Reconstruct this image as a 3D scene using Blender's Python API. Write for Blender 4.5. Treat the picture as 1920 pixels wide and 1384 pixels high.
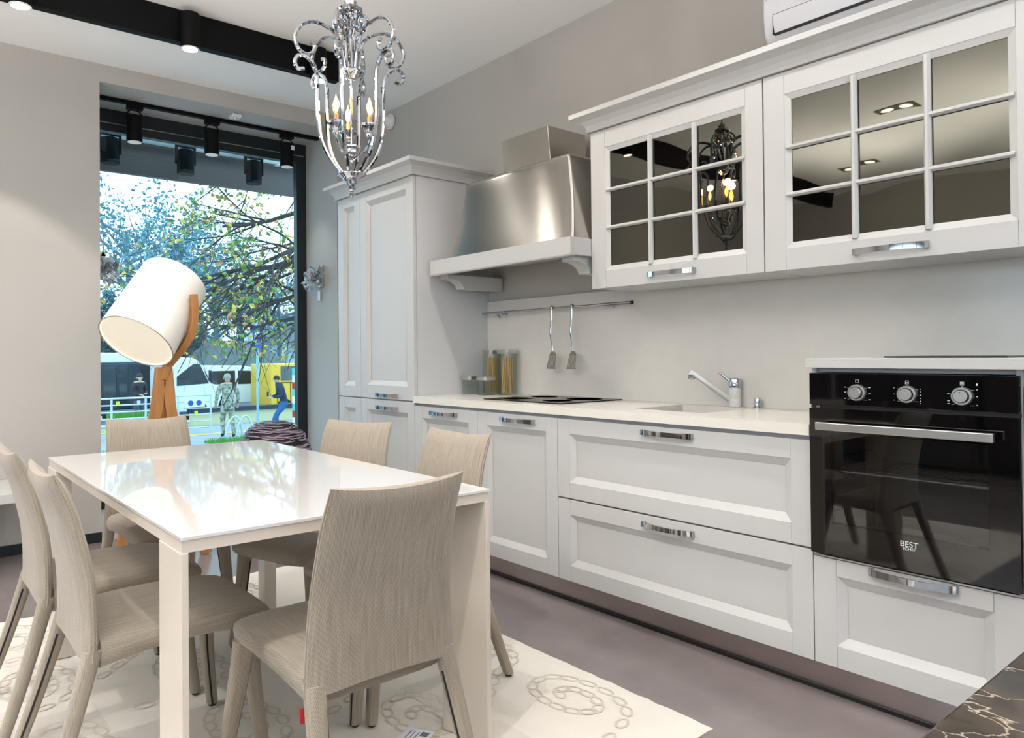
import bpy, bmesh, math, random
from mathutils import Vector, Matrix
random.seed(7)
for o in list(bpy.data.objects):
    bpy.data.objects.remove(o, do_unlink=True)
SC = bpy.context.scene
COL = SC.collection
PI = math.pi

# ------------------------------------------------------------------ camera
F_PX, YAW, PITCH, ROLL = 1364.04, 0.657614, 0.009326, -0.008703
CAM_H = 1.16
cam_d = bpy.data.cameras.new('camera')
cam = bpy.data.objects.new('camera', cam_d)
COL.objects.link(cam)
_f = Vector((-math.cos(YAW) * math.cos(PITCH), math.sin(YAW) * math.cos(PITCH), math.sin(PITCH)))
_r0 = Vector((math.sin(YAW), math.cos(YAW), 0))
_u0 = _r0.cross(_f)
_r = _r0 * math.cos(ROLL) + _u0 * math.sin(ROLL)
_u = -_r0 * math.sin(ROLL) + _u0 * math.cos(ROLL)
cam.matrix_world = Matrix(((_r.x, _u.x, -_f.x, 0), (_r.y, _u.y, -_f.y, 0), (_r.z, _u.z, -_f.z, CAM_H), (0, 0, 0, 1)))
cam_d.sensor_fit = 'HORIZONTAL'
cam_d.sensor_width = 36
cam_d.lens = F_PX * 36 / 1920
cam_d.shift_x = 0.0625
cam_d.shift_y = -0.02092
cam_d.clip_start = 0.02
cam_d.clip_end = 400
SC.camera = cam

# ------------------------------------------------------------------ colour management
SC.view_settings.view_transform = 'Standard'
SC.view_settings.look = 'None'
SC.view_settings.gamma = 1.0
SC.view_settings.use_curve_mapping = False
SC.view_settings.exposure = 0.16

# ------------------------------------------------------------------ overcast sky
W = bpy.data.worlds.new('overcast_sky')
SC.world = W
W.use_nodes = True
nt = W.node_tree
nt.nodes.clear()
_o = nt.nodes.new('ShaderNodeOutputWorld')
_b = nt.nodes.new('ShaderNodeBackground')
_n = nt.nodes.new('ShaderNodeTexNoise')
_n.inputs['Scale'].default_value = 2.2
_n.inputs['Detail'].default_value = 5
_cr = nt.nodes.new('ShaderNodeValToRGB')
_cr.color_ramp.elements[0].position = 0.35
_cr.color_ramp.elements[0].color = (0.72, 0.86, 0.97, 1)
_cr.color_ramp.elements[1].position = 0.62
_cr.color_ramp.elements[1].color = (0.90, 0.96, 1.0, 1)
nt.links.new(_n.outputs['Fac'], _cr.inputs['Fac'])
nt.links.new(_cr.outputs['Color'], _b.inputs['Color'])
_b.inputs['Strength'].default_value = 3.2
nt.links.new(_b.outputs[0], _o.inputs[0])

def portal(name, loc, rot, sx, sy):
    l = bpy.data.lights.new(name, 'AREA')
    l.shape = 'RECTANGLE'
    l.size, l.size_y = sx, sy
    l.cycles.is_portal = True
    o = bpy.data.objects.new(name, l)
    o.location = loc
    o.rotation_euler = rot
    COL.objects.link(o)
    return o
# sampling portals in the two glazed openings (they emit nothing themselves)
portal('window_portal', (-5.60, 1.92, 1.50), (0, -PI / 2, 0), 2.8, 1.68)
portal('shopfront_portal', (4.66, -0.3, 1.45), (0, PI / 2, 0), 2.6, 5.6)

portal('street_window_portal', (0.4, -3.76, 1.70), (PI / 2, 0, PI), 6.8, 1.3)

# lamp strengths (watts); the lamps themselves are made with their fittings below
E_BEAM, E_TRACK, E_DOWN, E_BULB, E_SHADE, E_UP = 30, 8, 42, 1.6, 6, 64
WARM = (1.0, 0.86, 0.70)
NEUTRAL = (1.0, 0.95, 0.89)

# ------------------------------------------------------------------ helpers
def lin(c):
    r = []
    for v in c[:3]:
        v = v / 255.0
        r.append(v / 12.92 if v <= 0.04045 else ((v + 0.055) / 1.055) ** 2.4)
    return (r[0], r[1], r[2], 1.0)

M = {}
def mat(name, col, rough=0.5, metal=0.0, spec=0.5, bump=None, vary=None, coat=0.0, trans=0.0, emit=None, sheen=0.0, ior=None, scale3=None, aniso=0.0):
    """bump=(scale,strength,distance) noise; vary=(scale,amount) colour mottling; scale3=stretch of texture space"""
    m = bpy.data.materials.new(name)
    m.use_nodes = True
    t = m.node_tree
    b = t.nodes['Principled BSDF']
    c = lin(col)
    b.inputs['Base Color'].default_value = c
    b.inputs['Roughness'].default_value = rough
    b.inputs['Metallic'].default_value = metal
    b.inputs['Specular IOR Level'].default_value = spec
    if coat: b.inputs['Coat Weight'].default_value = coat; b.inputs['Coat Roughness'].default_value = 0.04
    if trans: b.inputs['Transmission Weight'].default_value = trans
    if ior: b.inputs['IOR'].default_value = ior
    if sheen: b.inputs['Sheen Weight'].default_value = sheen
    if aniso: b.inputs['Anisotropic'].default_value = aniso
    if emit:
        b.inputs['Emission Color'].default_value = lin(emit[0])
        b.inputs['Emission Strength'].default_value = emit[1]
    if bump or vary:
        tc = t.nodes.new('ShaderNodeTexCoord')
        mp = t.nodes.new('ShaderNodeMapping')
        t.links.new(tc.outputs['Object'], mp.inputs['Vector'])
        if scale3: mp.inputs['Scale'].default_value = scale3
    if vary:
        n = t.nodes.new('ShaderNodeTexNoise')
        n.inputs['Scale'].default_value = vary[0]
        n.inputs['Detail'].default_value = 6
        n.inputs['Roughness'].default_value = 0.6
        t.links.new(mp.outputs['Vector'], n.inputs['Vector'])
        cr = t.nodes.new('ShaderNodeValToRGB')
        a = vary[1]
        cr.color_ramp.elements[0].position = 0.3
        cr.color_ramp.elements[1].position = 0.7
        cr.color_ramp.elements[0].color = tuple(max(0, x * (1 - a)) for x in c[:3]) + (1,)
        cr.color_ramp.elements[1].color = tuple(min(1, x * (1 + a)) for x in c[:3]) + (1,)
        t.links.new(n.outputs['Fac'], cr.inputs['Fac'])
        t.links.new(cr.outputs['Color'], b.inputs['Base Color'])
    if bump:
        n2 = t.nodes.new('ShaderNodeTexNoise')
        n2.inputs['Scale'].default_value = bump[0]
        n2.inputs['Detail'].default_value = 4
        t.links.new(mp.outputs['Vector'], n2.inputs['Vector'])
        bp = t.nodes.new('ShaderNodeBump')
        bp.inputs['Strength'].default_value = bump[1]
        bp.inputs['Distance'].default_value = bump[2]
        t.links.new(n2.outputs['Fac'], bp.inputs['Height'])
        t.links.new(bp.outputs['Normal'], b.inputs['Normal'])
    M[name] = m
    return m

def wpos(o):
    p = Vector((0, 0, 0))
    while o:
        p += o.location
        o = o.parent
    return p

class MB:
    def __init__(s):
        s.v, s.f, s.mi, s.cur, s.uv = [], [], [], 0, []
    def add(s, vs, fs):
        k = len(s.v)
        s.v += [tuple(v) for v in vs]
        s.f += [tuple(i + k for i in f) for f in fs]
        s.mi += [s.cur] * len(fs)
        return s
    def hexa(s, p):   # 4 bottom ccw, 4 top ccw
        return s.add(p, [(3, 2, 1, 0), (4, 5, 6, 7), (0, 1, 5, 4), (1, 2, 6, 5), (2, 3, 7, 6), (3, 0, 4, 7)])
    def box(s, x0, y0, z0, x1, y1, z1):
        x0, x1 = min(x0, x1), max(x0, x1); y0, y1 = min(y0, y1), max(y0, y1); z0, z1 = min(z0, z1), max(z0, z1)
        return s.hexa([(x0, y0, z0), (x1, y0, z0), (x1, y1, z0), (x0, y1, z0), (x0, y0, z1), (x1, y0, z1), (x1, y1, z1), (x0, y1, z1)])
    def cloth(s, loops):
        """loft that also records cloth coordinates (girth, length) for woven materials"""
        L = [[Vector(p) for p in l] for l in loops]; ln = 0.0; mid = L[len(L) // 2]
        gir = [0.0]
        for j in range(1, len(mid)): gir.append(gir[-1] + (mid[j] - mid[j - 1]).length)
        cen = [sum(l, Vector((0, 0, 0))) / len(l) for l in L]
        for i, l in enumerate(L):
            if i: ln += max((cen[i] - cen[i - 1]).length, 1e-5)
            s.uv += [(g, ln, 0.0) for g in gir]
        return s.loft(loops)
    def loft(s, loops, closed=True, caps=True):
        n = len(loops[0]); vs = [p for l in loops for p in l]; fs = []
        for i in range(len(loops) - 1):
            for j in range(n if closed else n - 1):
                a, b = i * n + j, i * n + (j + 1) % n
                fs.append((a, b, b + n, a + n))
        if caps and closed:
            fs.append(tuple(range(n - 1, -1, -1)))
            fs.append(tuple(range((len(loops) - 1) * n, len(loops) * n)))
        return s.add(vs, fs)
    def tube(s, pts, r, n=8, flat=1.0, caps=True):
        pts = [Vector(p) for p in pts]
        k = len(pts)
        rs = r if isinstance(r, (list, tuple)) else [r] * k
        loops = []; up = None
        for i in range(k):
            t = (pts[min(i + 1, k - 1)] - pts[max(i - 1, 0)])
            if t.length < 1e-9: t = Vector((0, 0, 1))
            t.normalize()
            if up is None:
                up = Vector((0, 0, 1)) if abs(t.z) < 0.9 else Vector((1, 0, 0))
            a = t.cross(up)
            if a.length < 1e-6: a = t.cross(Vector((0, 1, 0.1)))
            a.normalize(); b = a.cross(t); b.normalize(); up = b
            loops.append([pts[i] + a * (math.cos(2 * PI * j / n) * rs[i]) + b * (math.sin(2 * PI * j / n) * rs[i] * flat) for j in range(n)])
        return s.loft(loops, True, caps)
    def lathe(s, prof, c=(0, 0, 0), n=24, caps=True, axis=None):
        loops = []
        for r, z in prof:
            loops.append([(c[0] + r * math.cos(2 * PI * j / n), c[1] + r * math.sin(2 * PI * j / n), c[2] + z) for j in range(n)])
        if axis is not None:
            q = Vector((0, 0, 1)).rotation_difference(Vector(axis)); cc = Vector(c)
            loops = [[tuple(cc + q @ (Vector(p) - cc)) for p in l] for l in loops]
        return s.loft(loops, True, caps)
    def prism(s, poly, fn, a, b):
        """poly: 2d points; fn(u,v,w)->xyz; extrude w from a to b"""
        return s.loft([[fn(u, v, a) for u, v in poly], [fn(u, v, b) for u, v in poly]])
    def xf(s, m, start=0):
        for i in range(start, len(s.v)):
            s.v[i] = tuple(m @ Vector(s.v[i]))
        return s
    def build(s, name, material, parent=None, smooth=False, bevel=0.0, local=False, fixn=True, kind=None, label=None):
        off = Vector((0, 0, 0)) if (parent is None or local) else wpos(parent)
        me = bpy.data.meshes.new(name)
        me.from_pydata([(x - off.x, y - off.y, z - off.z) for x, y, z in s.v], [], s.f)
        mats = material if isinstance(material, (list, tuple)) else [material]
        for mm in mats: me.materials.append(M[mm] if isinstance(mm, str) else mm)
        if len(mats) > 1: me.polygons.foreach_set('material_index', s.mi)
        if s.uv:
            at_ = me.attributes.new('cloth', 'FLOAT_VECTOR', 'POINT')
            at_.data.foreach_set('vector', [c for q in s.uv for c in q])
        if fixn:
            bm = bmesh.new(); bm.from_mesh(me)
            bmesh.ops.recalc_face_normals(bm, faces=bm.faces)
            bm.to_mesh(me); bm.free()
        if smooth:
            me.polygons.foreach_set('use_smooth', [True] * len(me.polygons))
        me.update()
        o = bpy.data.objects.new(name, me)
        COL.objects.link(o)
        if parent is not None: o.parent = parent
        if bevel:
            bv = o.modifiers.new('bevel', 'BEVEL'); bv.width = bevel; bv.segments = 2; bv.limit_method = 'ANGLE'; bv.angle_limit = 0.7
        if smooth:
            try: me.set_sharp_from_angle(angle=math.radians(42))
            except Exception: pass
        if kind: o['kind'] = kind
        if label: o['label'] = label
        return o

def share(src, name, parent, loc=(0, 0, 0), rot=(0, 0, 0), scale=(1, 1, 1)):
    o = bpy.data.objects.new(name, src.data)
    COL.objects.link(o)
    o.parent = parent
    o.location = loc; o.rotation_euler = rot; o.scale = scale
    for md in src.modifiers:
        if md.type == 'BEVEL':
            b = o.modifiers.new('bevel', 'BEVEL'); b.width = md.width; b.segments = md.segments; b.limit_method = 'ANGLE'; b.angle_limit = md.angle_limit
    return o

def tag(o, label=None, cat=None, group=None, kind=None):
    if label: o['label'] = label
    if cat: o['category'] = cat
    if group: o['group'] = group
    if kind: o['kind'] = kind
    return o

def thing(name, label, cat, loc=(0, 0, 0), rz=0.0, group=None):
    o = bpy.data.objects.new(name, None)
    o.empty_display_size = 0.1
    COL.objects.link(o)
    o.location = loc; o.rotation_euler = (0, 0, rz)
    return tag(o, label, cat, group)

def copy_tree(o, parent=None):
    c = o.copy(); COL.objects.link(c)
    if parent is not None: c.parent = parent
    for ch in list(o.children): copy_tree(ch, c)
    return c

def text_mesh(txt, size, depth=0.0006):
    cu = bpy.data.curves.new('txt', 'FONT')
    cu.body = txt; cu.size = size; cu.extrude = depth; cu.align_x = 'CENTER'; cu.align_y = 'CENTER'
    o = bpy.data.objects.new('txt', cu); COL.objects.link(o)
    bpy.context.view_layer.update()
    me = bpy.data.meshes.new_from_object(o.evaluated_get(bpy.context.evaluated_depsgraph_get()))
    bpy.data.objects.remove(o, do_unlink=True)
    return me

def text_obj(name, txt, size, material, parent, loc, rot):
    me = text_mesh(txt, size)
    me.materials.clear(); me.materials.append(M[material])
    o = bpy.data.objects.new(name, me); COL.objects.link(o)
    o.parent = parent
    o.location = Vector(loc) - (wpos(parent) if parent else Vector((0, 0, 0)))
    o.rotation_euler = rot
    return o

def bez(p, n=24):
    """Catmull-Rom through points"""
    p = [Vector(q) for q in p]
    out = []
    for i in range(len(p) - 1):
        a, b, c, d = p[max(i - 1, 0)], p[i], p[i + 1], p[min(i + 2, len(p) - 1)]
        k = max(2, n // (len(p) - 1))
        for j in range(k):
            t = j / k
            out.append(0.5 * ((2 * b) + (c - a) * t + (2 * a - 5 * b + 4 * c - d) * t * t + (3 * b - a - 3 * c + d) * t ** 3))
    out.append(p[-1])
    return out

def rrect(cx, cy, w, h, r, n=4):
    pts = []
    for qx, qy, a0 in ((1, 1, 0), (-1, 1, PI / 2), (-1, -1, PI), (1, -1, 3 * PI / 2)):
        for k in range(n + 1):
            a = a0 + PI / 2 * k / n
            pts.append((cx + qx * (w / 2 - r) + r * math.cos(a), cy + qy * (h / 2 - r) + r * math.sin(a)))
    return pts
# ------------------------------------------------------------------ materials
mat('wall_paint', (181, 177, 171), 0.75, bump=(260, 0.04, 0.001), vary=(0.7, 0.03))
mat('ceiling_paint', (248, 247, 245), 0.85)
mat('floor_resin', (124, 115, 114), 0.22, spec=0.5, vary=(2.6, 0.16), bump=(90, 0.05, 0.001))
mat('white_lacquer', (194, 193, 191), 0.36, spec=0.4, bump=(55, 0.10, 0.001), scale3=(0.25, 1, 6))
mat('white_side', (200, 200, 201), 0.42, spec=0.4)
mat('gap_dark', (92, 88, 80), 0.6)
mat('worktop_quartz', (226, 221, 212), 0.22, spec=0.5, vary=(60, 0.015))
mat('splash_quartz', (212, 209, 203), 0.16, spec=0.5, vary=(14, 0.02))
mat('chrome', (188, 191, 197), 0.04, metal=1.0)
mat('tool_steel', (150, 146, 140), 0.24, metal=1.0)
mat('satin_steel', (196, 194, 190), 0.30, metal=1.0)
mat('brushed_steel', (190, 185, 178), 0.24, metal=1.0, bump=(30, 0.05, 0.0006), scale3=(0.4, 0.4, 60), aniso=0.8)
_t = M['brushed_steel'].node_tree; _tg = _t.nodes.new('ShaderNodeTangent'); _tg.direction_type = 'RADIAL'; _tg.axis = 'Z'
_t.links.new(_tg.outputs[0], _t.nodes['Principled BSDF'].inputs['Tangent'])
_t.nodes['Principled BSDF'].inputs['Anisotropic Rotation'].default_value = 0.25
mat('plinth_steel', (188, 182, 180), 0.12, metal=1.0)
mat('black_glass', (6, 6, 7), 0.04, spec=0.6, coat=0.3)
mat('hob_glass', (30, 29, 28), 0.22, spec=0.25)
mat('black_metal', (7, 7, 8), 0.6, spec=0.15)
mat('frame_dark', (26, 34, 36), 0.4)
mat('oven_cavity', (118, 118, 120), 0.4)
mat('white_print', (210, 214, 216), 0.5)
mat('white_glass', (216, 214, 211), 0.04, spec=0.6, coat=0.4)
mat('table_metal', (212, 201, 188), 0.32, spec=0.5)
mat('oak', (176, 122, 70), 0.45, vary=(5, 0.16), scale3=(7, 7, 0.8), bump=(40, 0.05, 0.001))
mat('shade_fabric', (246, 243, 236), 0.8, bump=(900, 0.05, 0.0004))
mat('shade_inner', (244, 236, 220), 0.8, emit=((255, 240, 214), 0.35))
mat('ac_plastic', (226, 226, 230), 0.35)
mat('white_plastic', (228, 228, 226), 0.4)
mat('glide', (20, 18, 17), 0.5)
mat('zip_black', (16, 15, 15), 0.6)
mat('red_label', (186, 30, 36), 0.6)
mat('twig', (146, 130, 148), 0.7, vary=(30, 0.25))
mat('pasta', (206, 172, 112), 0.6)
mat('lens_glow', (255, 250, 240), 0.5, emit=((255, 246, 230), 9.0))
mat('lens_dim', (230, 228, 220), 0.3, emit=((255, 246, 230), 0.12))
mat('bulb_glow', (255, 196, 110), 0.5, emit=((255, 176, 84), 26.0))
mat('rug_pile', (222, 216, 206), 0.95, sheen=0.2, bump=(420, 0.35, 0.003), vary=(1.7, 0.05))
mat('rug_chain', (201, 192, 178), 0.95, bump=(420, 0.3, 0.002))
mat('card', (224, 224, 232), 0.6)
mat('card_ink', (110, 108, 128), 0.6)
mat('candle_sleeve', (190, 150, 112), 0.4)

def fabric(name, c1, c2, per=0.0046):
    m = bpy.data.materials.new(name); m.use_nodes = True
    t = m.node_tree; b = t.nodes['Principled BSDF']; L = t.links.new
    b.inputs['Roughness'].default_value = 0.9
    b.inputs['Specular IOR Level'].default_value = 0.15
    b.inputs['Sheen Weight'].default_value = 0.25
    tc = t.nodes.new('ShaderNodeTexCoord'); sx = t.nodes.new('ShaderNodeSeparateXYZ')
    def mth(op, a, bb=None):
        n = t.nodes.new('ShaderNodeMath'); n.operation = op
        for i, q in enumerate((a, bb)):
            if q is None: continue
            if isinstance(q, (int, float)): n.inputs[i].default_value = q
            else: L(q, n.inputs[i])
        return n.outputs[0]
    k = 2 * PI / per
    at = t.nodes.new('ShaderNodeAttribute'); at.attribute_name = 'cloth'
    L(at.outputs['Vector'], sx.inputs[0])
    u = mth('MULTIPLY', mth('ADD', sx.outputs['X'], mth('MULTIPLY', sx.outputs['Y'], 0.45)), k)
    v = mth('MULTIPLY', mth('SUBTRACT', sx.outputs['Y'], mth('MULTIPLY', sx.outputs['X'], 0.45)), k * 0.85)
    w = mth('MULTIPLY', mth('SINE', u), mth('SINE', v))
    mr = t.nodes.new('ShaderNodeMapRange'); mr.inputs['From Min'].default_value = -0.7; mr.inputs['From Max'].default_value = 0.7
    L(w, mr.inputs['Value'])
    mp = t.nodes.new('ShaderNodeMapping'); mp.inputs['Scale'].default_value = (170, 9, 1)
    L(at.outputs['Vector'], mp.inputs[0])
    nz = t.nodes.new('ShaderNodeTexNoise'); nz.inputs['Scale'].default_value = 1.0; nz.inputs['Detail'].default_value = 3
    L(mp.outputs[0], nz.inputs['Vector'])
    fac = mth('ADD', mth('ADD', mth('MULTIPLY', mr.outputs[0], 0.55), 0.2), mth('MULTIPLY', mth('SUBTRACT', nz.outputs['Fac'], 0.5), 0.7))
    mx = t.nodes.new('ShaderNodeMix'); mx.data_type = 'RGBA'; mx.clamp_factor = True
    L(fac, mx.inputs['Factor'])
    mx.inputs[6].default_value = lin(c1); mx.inputs[7].default_value = lin(c2)
    L(mx.outputs[2], b.inputs['Base Color'])
    bp = t.nodes.new('ShaderNodeBump'); bp.inputs['Strength'].default_value = 0.25; bp.inputs['Distance'].default_value = 0.0008
    L(w, bp.inputs['Height']); L(bp.outputs[0], b.inputs['Normal'])
    M[name] = m
fabric('woven_fabric', (108, 98, 87), (186, 174, 158))

def glass(name, tint, refl, rough=0.0):
    """thin pane: see-through part + mirror part weighted by facing"""
    m = bpy.data.materials.new(name); m.use_nodes = True
    t = m.node_tree; t.nodes.clear(); L = t.links.new
    o = t.nodes.new('ShaderNodeOutputMaterial'); tr = t.nodes.new('ShaderNodeBsdfTransparent'); gl = t.nodes.new('ShaderNodeBsdfGlossy')
    tr.inputs[0].default_value = lin(tint); gl.inputs['Roughness'].default_value = rough
    lw = t.nodes.new('ShaderNodeLayerWeight'); lw.inputs[0].default_value = 0.5
    pw = t.nodes.new('ShaderNodeMath'); pw.operation = 'POWER'; pw.inputs[1].default_value = 4.0
    L(lw.outputs['Facing'], pw.inputs[0])
    mr = t.nodes.new('ShaderNodeMapRange'); mr.inputs['To Min'].default_value = refl; mr.inputs['To Max'].default_value = 0.85
    L(pw.outputs[0], mr.inputs['Value'])
    mx = t.nodes.new('ShaderNodeMixShader')
    L(mr.outputs[0], mx.inputs[0]); L(tr.outputs[0], mx.inputs[1]); L(gl.outputs[0], mx.inputs[2]); L(mx.outputs[0], o.inputs[0])
    M[name] = m
glass('window_glass', (220, 241, 249), 0.03)
glass('shop_glass', (244, 248, 250), 0.03)
glass('oven_glass', (205, 205, 205), 0.06)
glass('jar_glass', (240, 244, 241), 0.04)
mat('bronze_mirror', (92, 90, 82), 0.015, metal=1.0)
mat('crystal', (240, 247, 250), 0.02, trans=0.55, ior=1.55, spec=0.9)

def marble():
    m = bpy.data.materials.new('black_marble'); m.use_nodes = True
    t = m.node_tree; b = t.nodes['Principled BSDF']; L = t.links.new
    b.inputs['Roughness'].default_value = 0.12
    tc = t.nodes.new('ShaderNodeTexCoord'); mp = t.nodes.new('ShaderNodeMapping'); mp.inputs['Scale'].default_value = (7, 10, 7); mp.inputs['Rotation'].default_value = (0, 0, 0.75)
    L(tc.outputs['Object'], mp.inputs[0])
    n = t.nodes.new('ShaderNodeTexNoise'); n.inputs['Scale'].default_value = 2.2; n.inputs['Detail'].default_value = 8; n.inputs['Distortion'].default_value = 1.6
    L(mp.outputs[0], n.inputs['Vector'])
    cr = t.nodes.new('ShaderNodeValToRGB'); e = cr.color_ramp.elements
    e[0].position = 0.30; e[0].color = lin((24, 23, 23)); e[1].position = 0.68; e[1].color = lin((66, 56, 48))
    L(n.outputs['Fac'], cr.inputs[0])
    v = t.nodes.new('ShaderNodeTexVoronoi'); v.feature = 'DISTANCE_TO_EDGE'; v.inputs['Scale'].default_value = 2.6
    mm = t.nodes.new('ShaderNodeMix'); mm.data_type = 'VECTOR'; mm.inputs['Factor'].default_value = 0.25
    L(mp.outputs[0], mm.inputs[4]); L(n.outputs['Color'], mm.inputs[5]); L(mm.outputs[1], v.inputs['Vector'])
    c2 = t.nodes.new('ShaderNodeValToRGB'); e = c2.color_ramp.elements
    e[0].position = 0.0; e[0].color = (.8, .8, .8, 1); e[1].position = 0.016; e[1].color = (0, 0, 0, 1)
    L(v.outputs['Distance'], c2.inputs[0])
    mx = t.nodes.new('ShaderNodeMix'); mx.data_type = 'RGBA'
    L(c2.outputs['Color'], mx.inputs['Factor']); L(cr.outputs[0], mx.inputs[6]); mx.inputs[7].default_value = lin((190, 176, 160))
    L(mx.outputs[2], b.inputs['Base Color'])
    M['black_marble'] = m
marble()
# ------------------------------------------------------------------ room shell
XL, XR, YF, YB, ZC = -4.97, 4.5, -3.6, 3.045, 3.02       # window wall, shopfront wall, front wall, kitchen wall, ceiling
GX = -5.52                                              # pane of the window
NY0, NY1, NZ0, NZ1 = 1.07, 2.763, 0.10, 2.907           # window niche
def struct(name, mb, m, **k):
    return tag(mb.build(name, m, **k), kind='structure')
struct('floor', MB().box(-5.6, YF - .2, -0.12, XR + .2, YB + .25, 0.0), 'floor_resin')
struct('ceiling', MB().box(-5.6, YF - .2, ZC, XR + .2, YB + .25, ZC + 0.15), 'ceiling_paint')
struct('wall_back', MB().box(-5.0, YB, 0, XR + .2, YB + .2, ZC), 'wall_paint')
w = MB()
w.box(-5.6, YF - .2, 0, XR + .2, YF, 1.05); w.box(-5.6, YF - .2, 2.36, XR + .2, YF, ZC); w.box(-5.6, YF - .2, 1.05, -3.0, YF, 2.36); w.box(3.8, YF - .2, 1.05, XR + .2, YF, 2.36)
struct('wall_front', w, 'wall_paint')
w = MB()
w.box(-5.58, YF, 0, XL, NY0, ZC); w.box(-5.58, NY1, 0, XL, YB + .2, ZC)
w.box(-5.58, NY0, NZ1, XL, NY1, ZC); w.box(-5.58, NY0, 0, XL, NY1, NZ0)
struct('wall_left', w, 'wall_paint')
w = MB()
w.box(XR, YF, 0, XR + .2, -3.1, ZC); w.box(XR, 2.5, 0, XR + .2, YB, ZC)
w.box(XR, -3.1, 2.75, XR + .2, 2.5, ZC); w.box(XR, -3.1, 0, XR + .2, 2.5, 0.15)
struct('wall_right', w, 'wall_paint')
# baseboard of the window wall
struct('baseboard_left', MB().box(XL, YF, 0, XL + .014, NY0, 0.062), 'frame_dark')
struct('baseboard_back', MB().box(-4.97, YB - .014, 0, -4.45, YB, 0.062), 'frame_dark')
# window pane with its dark frame
wf = MB()
wf.box(GX - .03, NY0 - .02, NZ1 - .155, GX + .03, NY1, NZ1); wf.box(GX - .03, NY1 - .085, NZ0, GX + .03, NY1, NZ1 - .155)
wf.box(GX - .03, NY0 - .02, NZ0, GX + .03, NY0 + .06, NZ1 - .155); wf.box(GX - .03, NY0 + .06, NZ0, GX + .03, NY1 - .085, NZ0 + .09)
wo = struct('window_1', wf, 'frame_dark')
MB().box(GX - .004, NY0 + .06, NZ0 + .09, GX + .004, NY1 - .085, NZ1 - .155).build('pane', 'window_glass', wo)
MB().box(GX + .03, NY0, NZ1 - .10, GX + .036, NY1 - .02, NZ1 - .094).build('glazing_bead', 'satin_steel', wo)
# shopfront glazing at the far end of the showroom, behind the photographer
wf = MB()
for y in (-3.1, -1.26, 0.61, 2.44):
    wf.box(XR + .06, y, .15, XR + .14, y + .06, 2.75)
wf.box(XR + .06, -3.1, .15, XR + .14, 2.5, .21); wf.box(XR + .06, -3.1, 2.69, XR + .14, 2.5, 2.75)
wo = struct('window_2', wf, 'frame_dark')
for y in (-3.04, -1.2, .67):
    MB().box(XR + .097, y, .21, XR + .103, y + 1.78, 2.69).build('pane', 'shop_glass', wo)

# street windows in the wall behind the photographer
wf = MB()
for x in (-3.0, -1.32, .37, 2.06, 3.74): wf.box(x, YF - .14, 1.05, x + .06, YF - .06, 2.36)
wf.box(-3.0, YF - .14, 1.05, 3.8, YF - .06, 1.11); wf.box(-3.0, YF - .14, 2.30, 3.8, YF - .06, 2.36)
wo = struct('window_3', wf, 'frame_dark')
for x in (-2.94, -1.26, .43, 2.12): MB().box(x, YF - .103, 1.11, x + 1.62, YF - .097, 2.30).build('pane', 'shop_glass', wo)

# ------------------------------------------------------------------ ceiling beam with spots
bm_ = thing('ceiling_beam', 'long black lighting beam hung under the ceiling above the table end', 'beam', (-3.955, -.6, 2.84))
MB().box(-3.99, -3.4, 2.846, -3.938, 2.21, ZC - .002).build('beam_body', 'black_metal', bm_)

def spot_light(name, parent, loc, energy, size_deg, blend, rad, color, tgt=None):
    l = bpy.data.lights.new(name, 'SPOT')
    l.energy = energy; l.spot_size = math.radians(size_deg); l.spot_blend = blend; l.shadow_soft_size = rad; l.color = color
    o = bpy.data.objects.new(name, l); COL.objects.link(o)
    o.parent = parent
    o.location = Vector(loc) - wpos(parent)
    d = Vector(tgt) - Vector(loc) if tgt else Vector((0, 0, -1))
    o.rotation_euler = d.to_track_quat('-Z', 'Y').to_euler()
    return o

def cyl_spot(label, x, y, zt, zb, r, energy, tgt, group, ang=140, blend=.8):
    t = thing('ceiling_spot', label, 'spotlight', (x, y, zb), 0, group)
    MB().lathe([(r - .006, -.0), (r, .004), (r, zt - zb), (r * .6, zt - zb), (r * .6, zt - zb - .01)][0:3], (x, y, zb), 28).build('housing', 'black_metal', t, smooth=True)
    MB().lathe([(r * .99, 0), (r * .99, .003), (r * .80, .003), (r * .80, 0), (r * .99, 0)], (x, y, zb - .0035), 28, caps=False).build('trim_ring', 'white_plastic', t, smooth=True)
    MB().lathe([(.001, -.0022), (r * .79, -.0022), (r * .79, -.0006), (.001, -.0006)], (x, y, zb - .001), 28).build('lens', 'lens_glow', t)
    spot_light('lamp', t, (x, y, zb - .012), energy, ang, blend, .025, NEUTRAL, tgt)
    return t
SP = 'cylinder spots along the black beam'
cyl_spot('black cylinder ceiling spot on the beam at the left edge of the picture', -3.888, .497, 2.985, 2.805, .049, E_BEAM * 1.7, (-4.55, .25, 1.0), SP, 82, .22)
cyl_spot('black cylinder ceiling spot on the middle of the black beam', -3.888, 1.283, 2.985, 2.80, .049, E_BEAM, (-3.7, 1.2, 0), SP)
cyl_spot('black cylinder ceiling spot at the beam end behind the chandelier', -3.888, 2.043, 2.985, 2.80, .049, E_BEAM * .6, (-3.85, 2.1, 0), SP)
cyl_spot('black cylinder ceiling spot on the beam out of the picture', -3.888, -1.1, 2.985, 2.80, .049, E_BEAM, (-4.5, -1.3, 0.5), SP)

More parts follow.
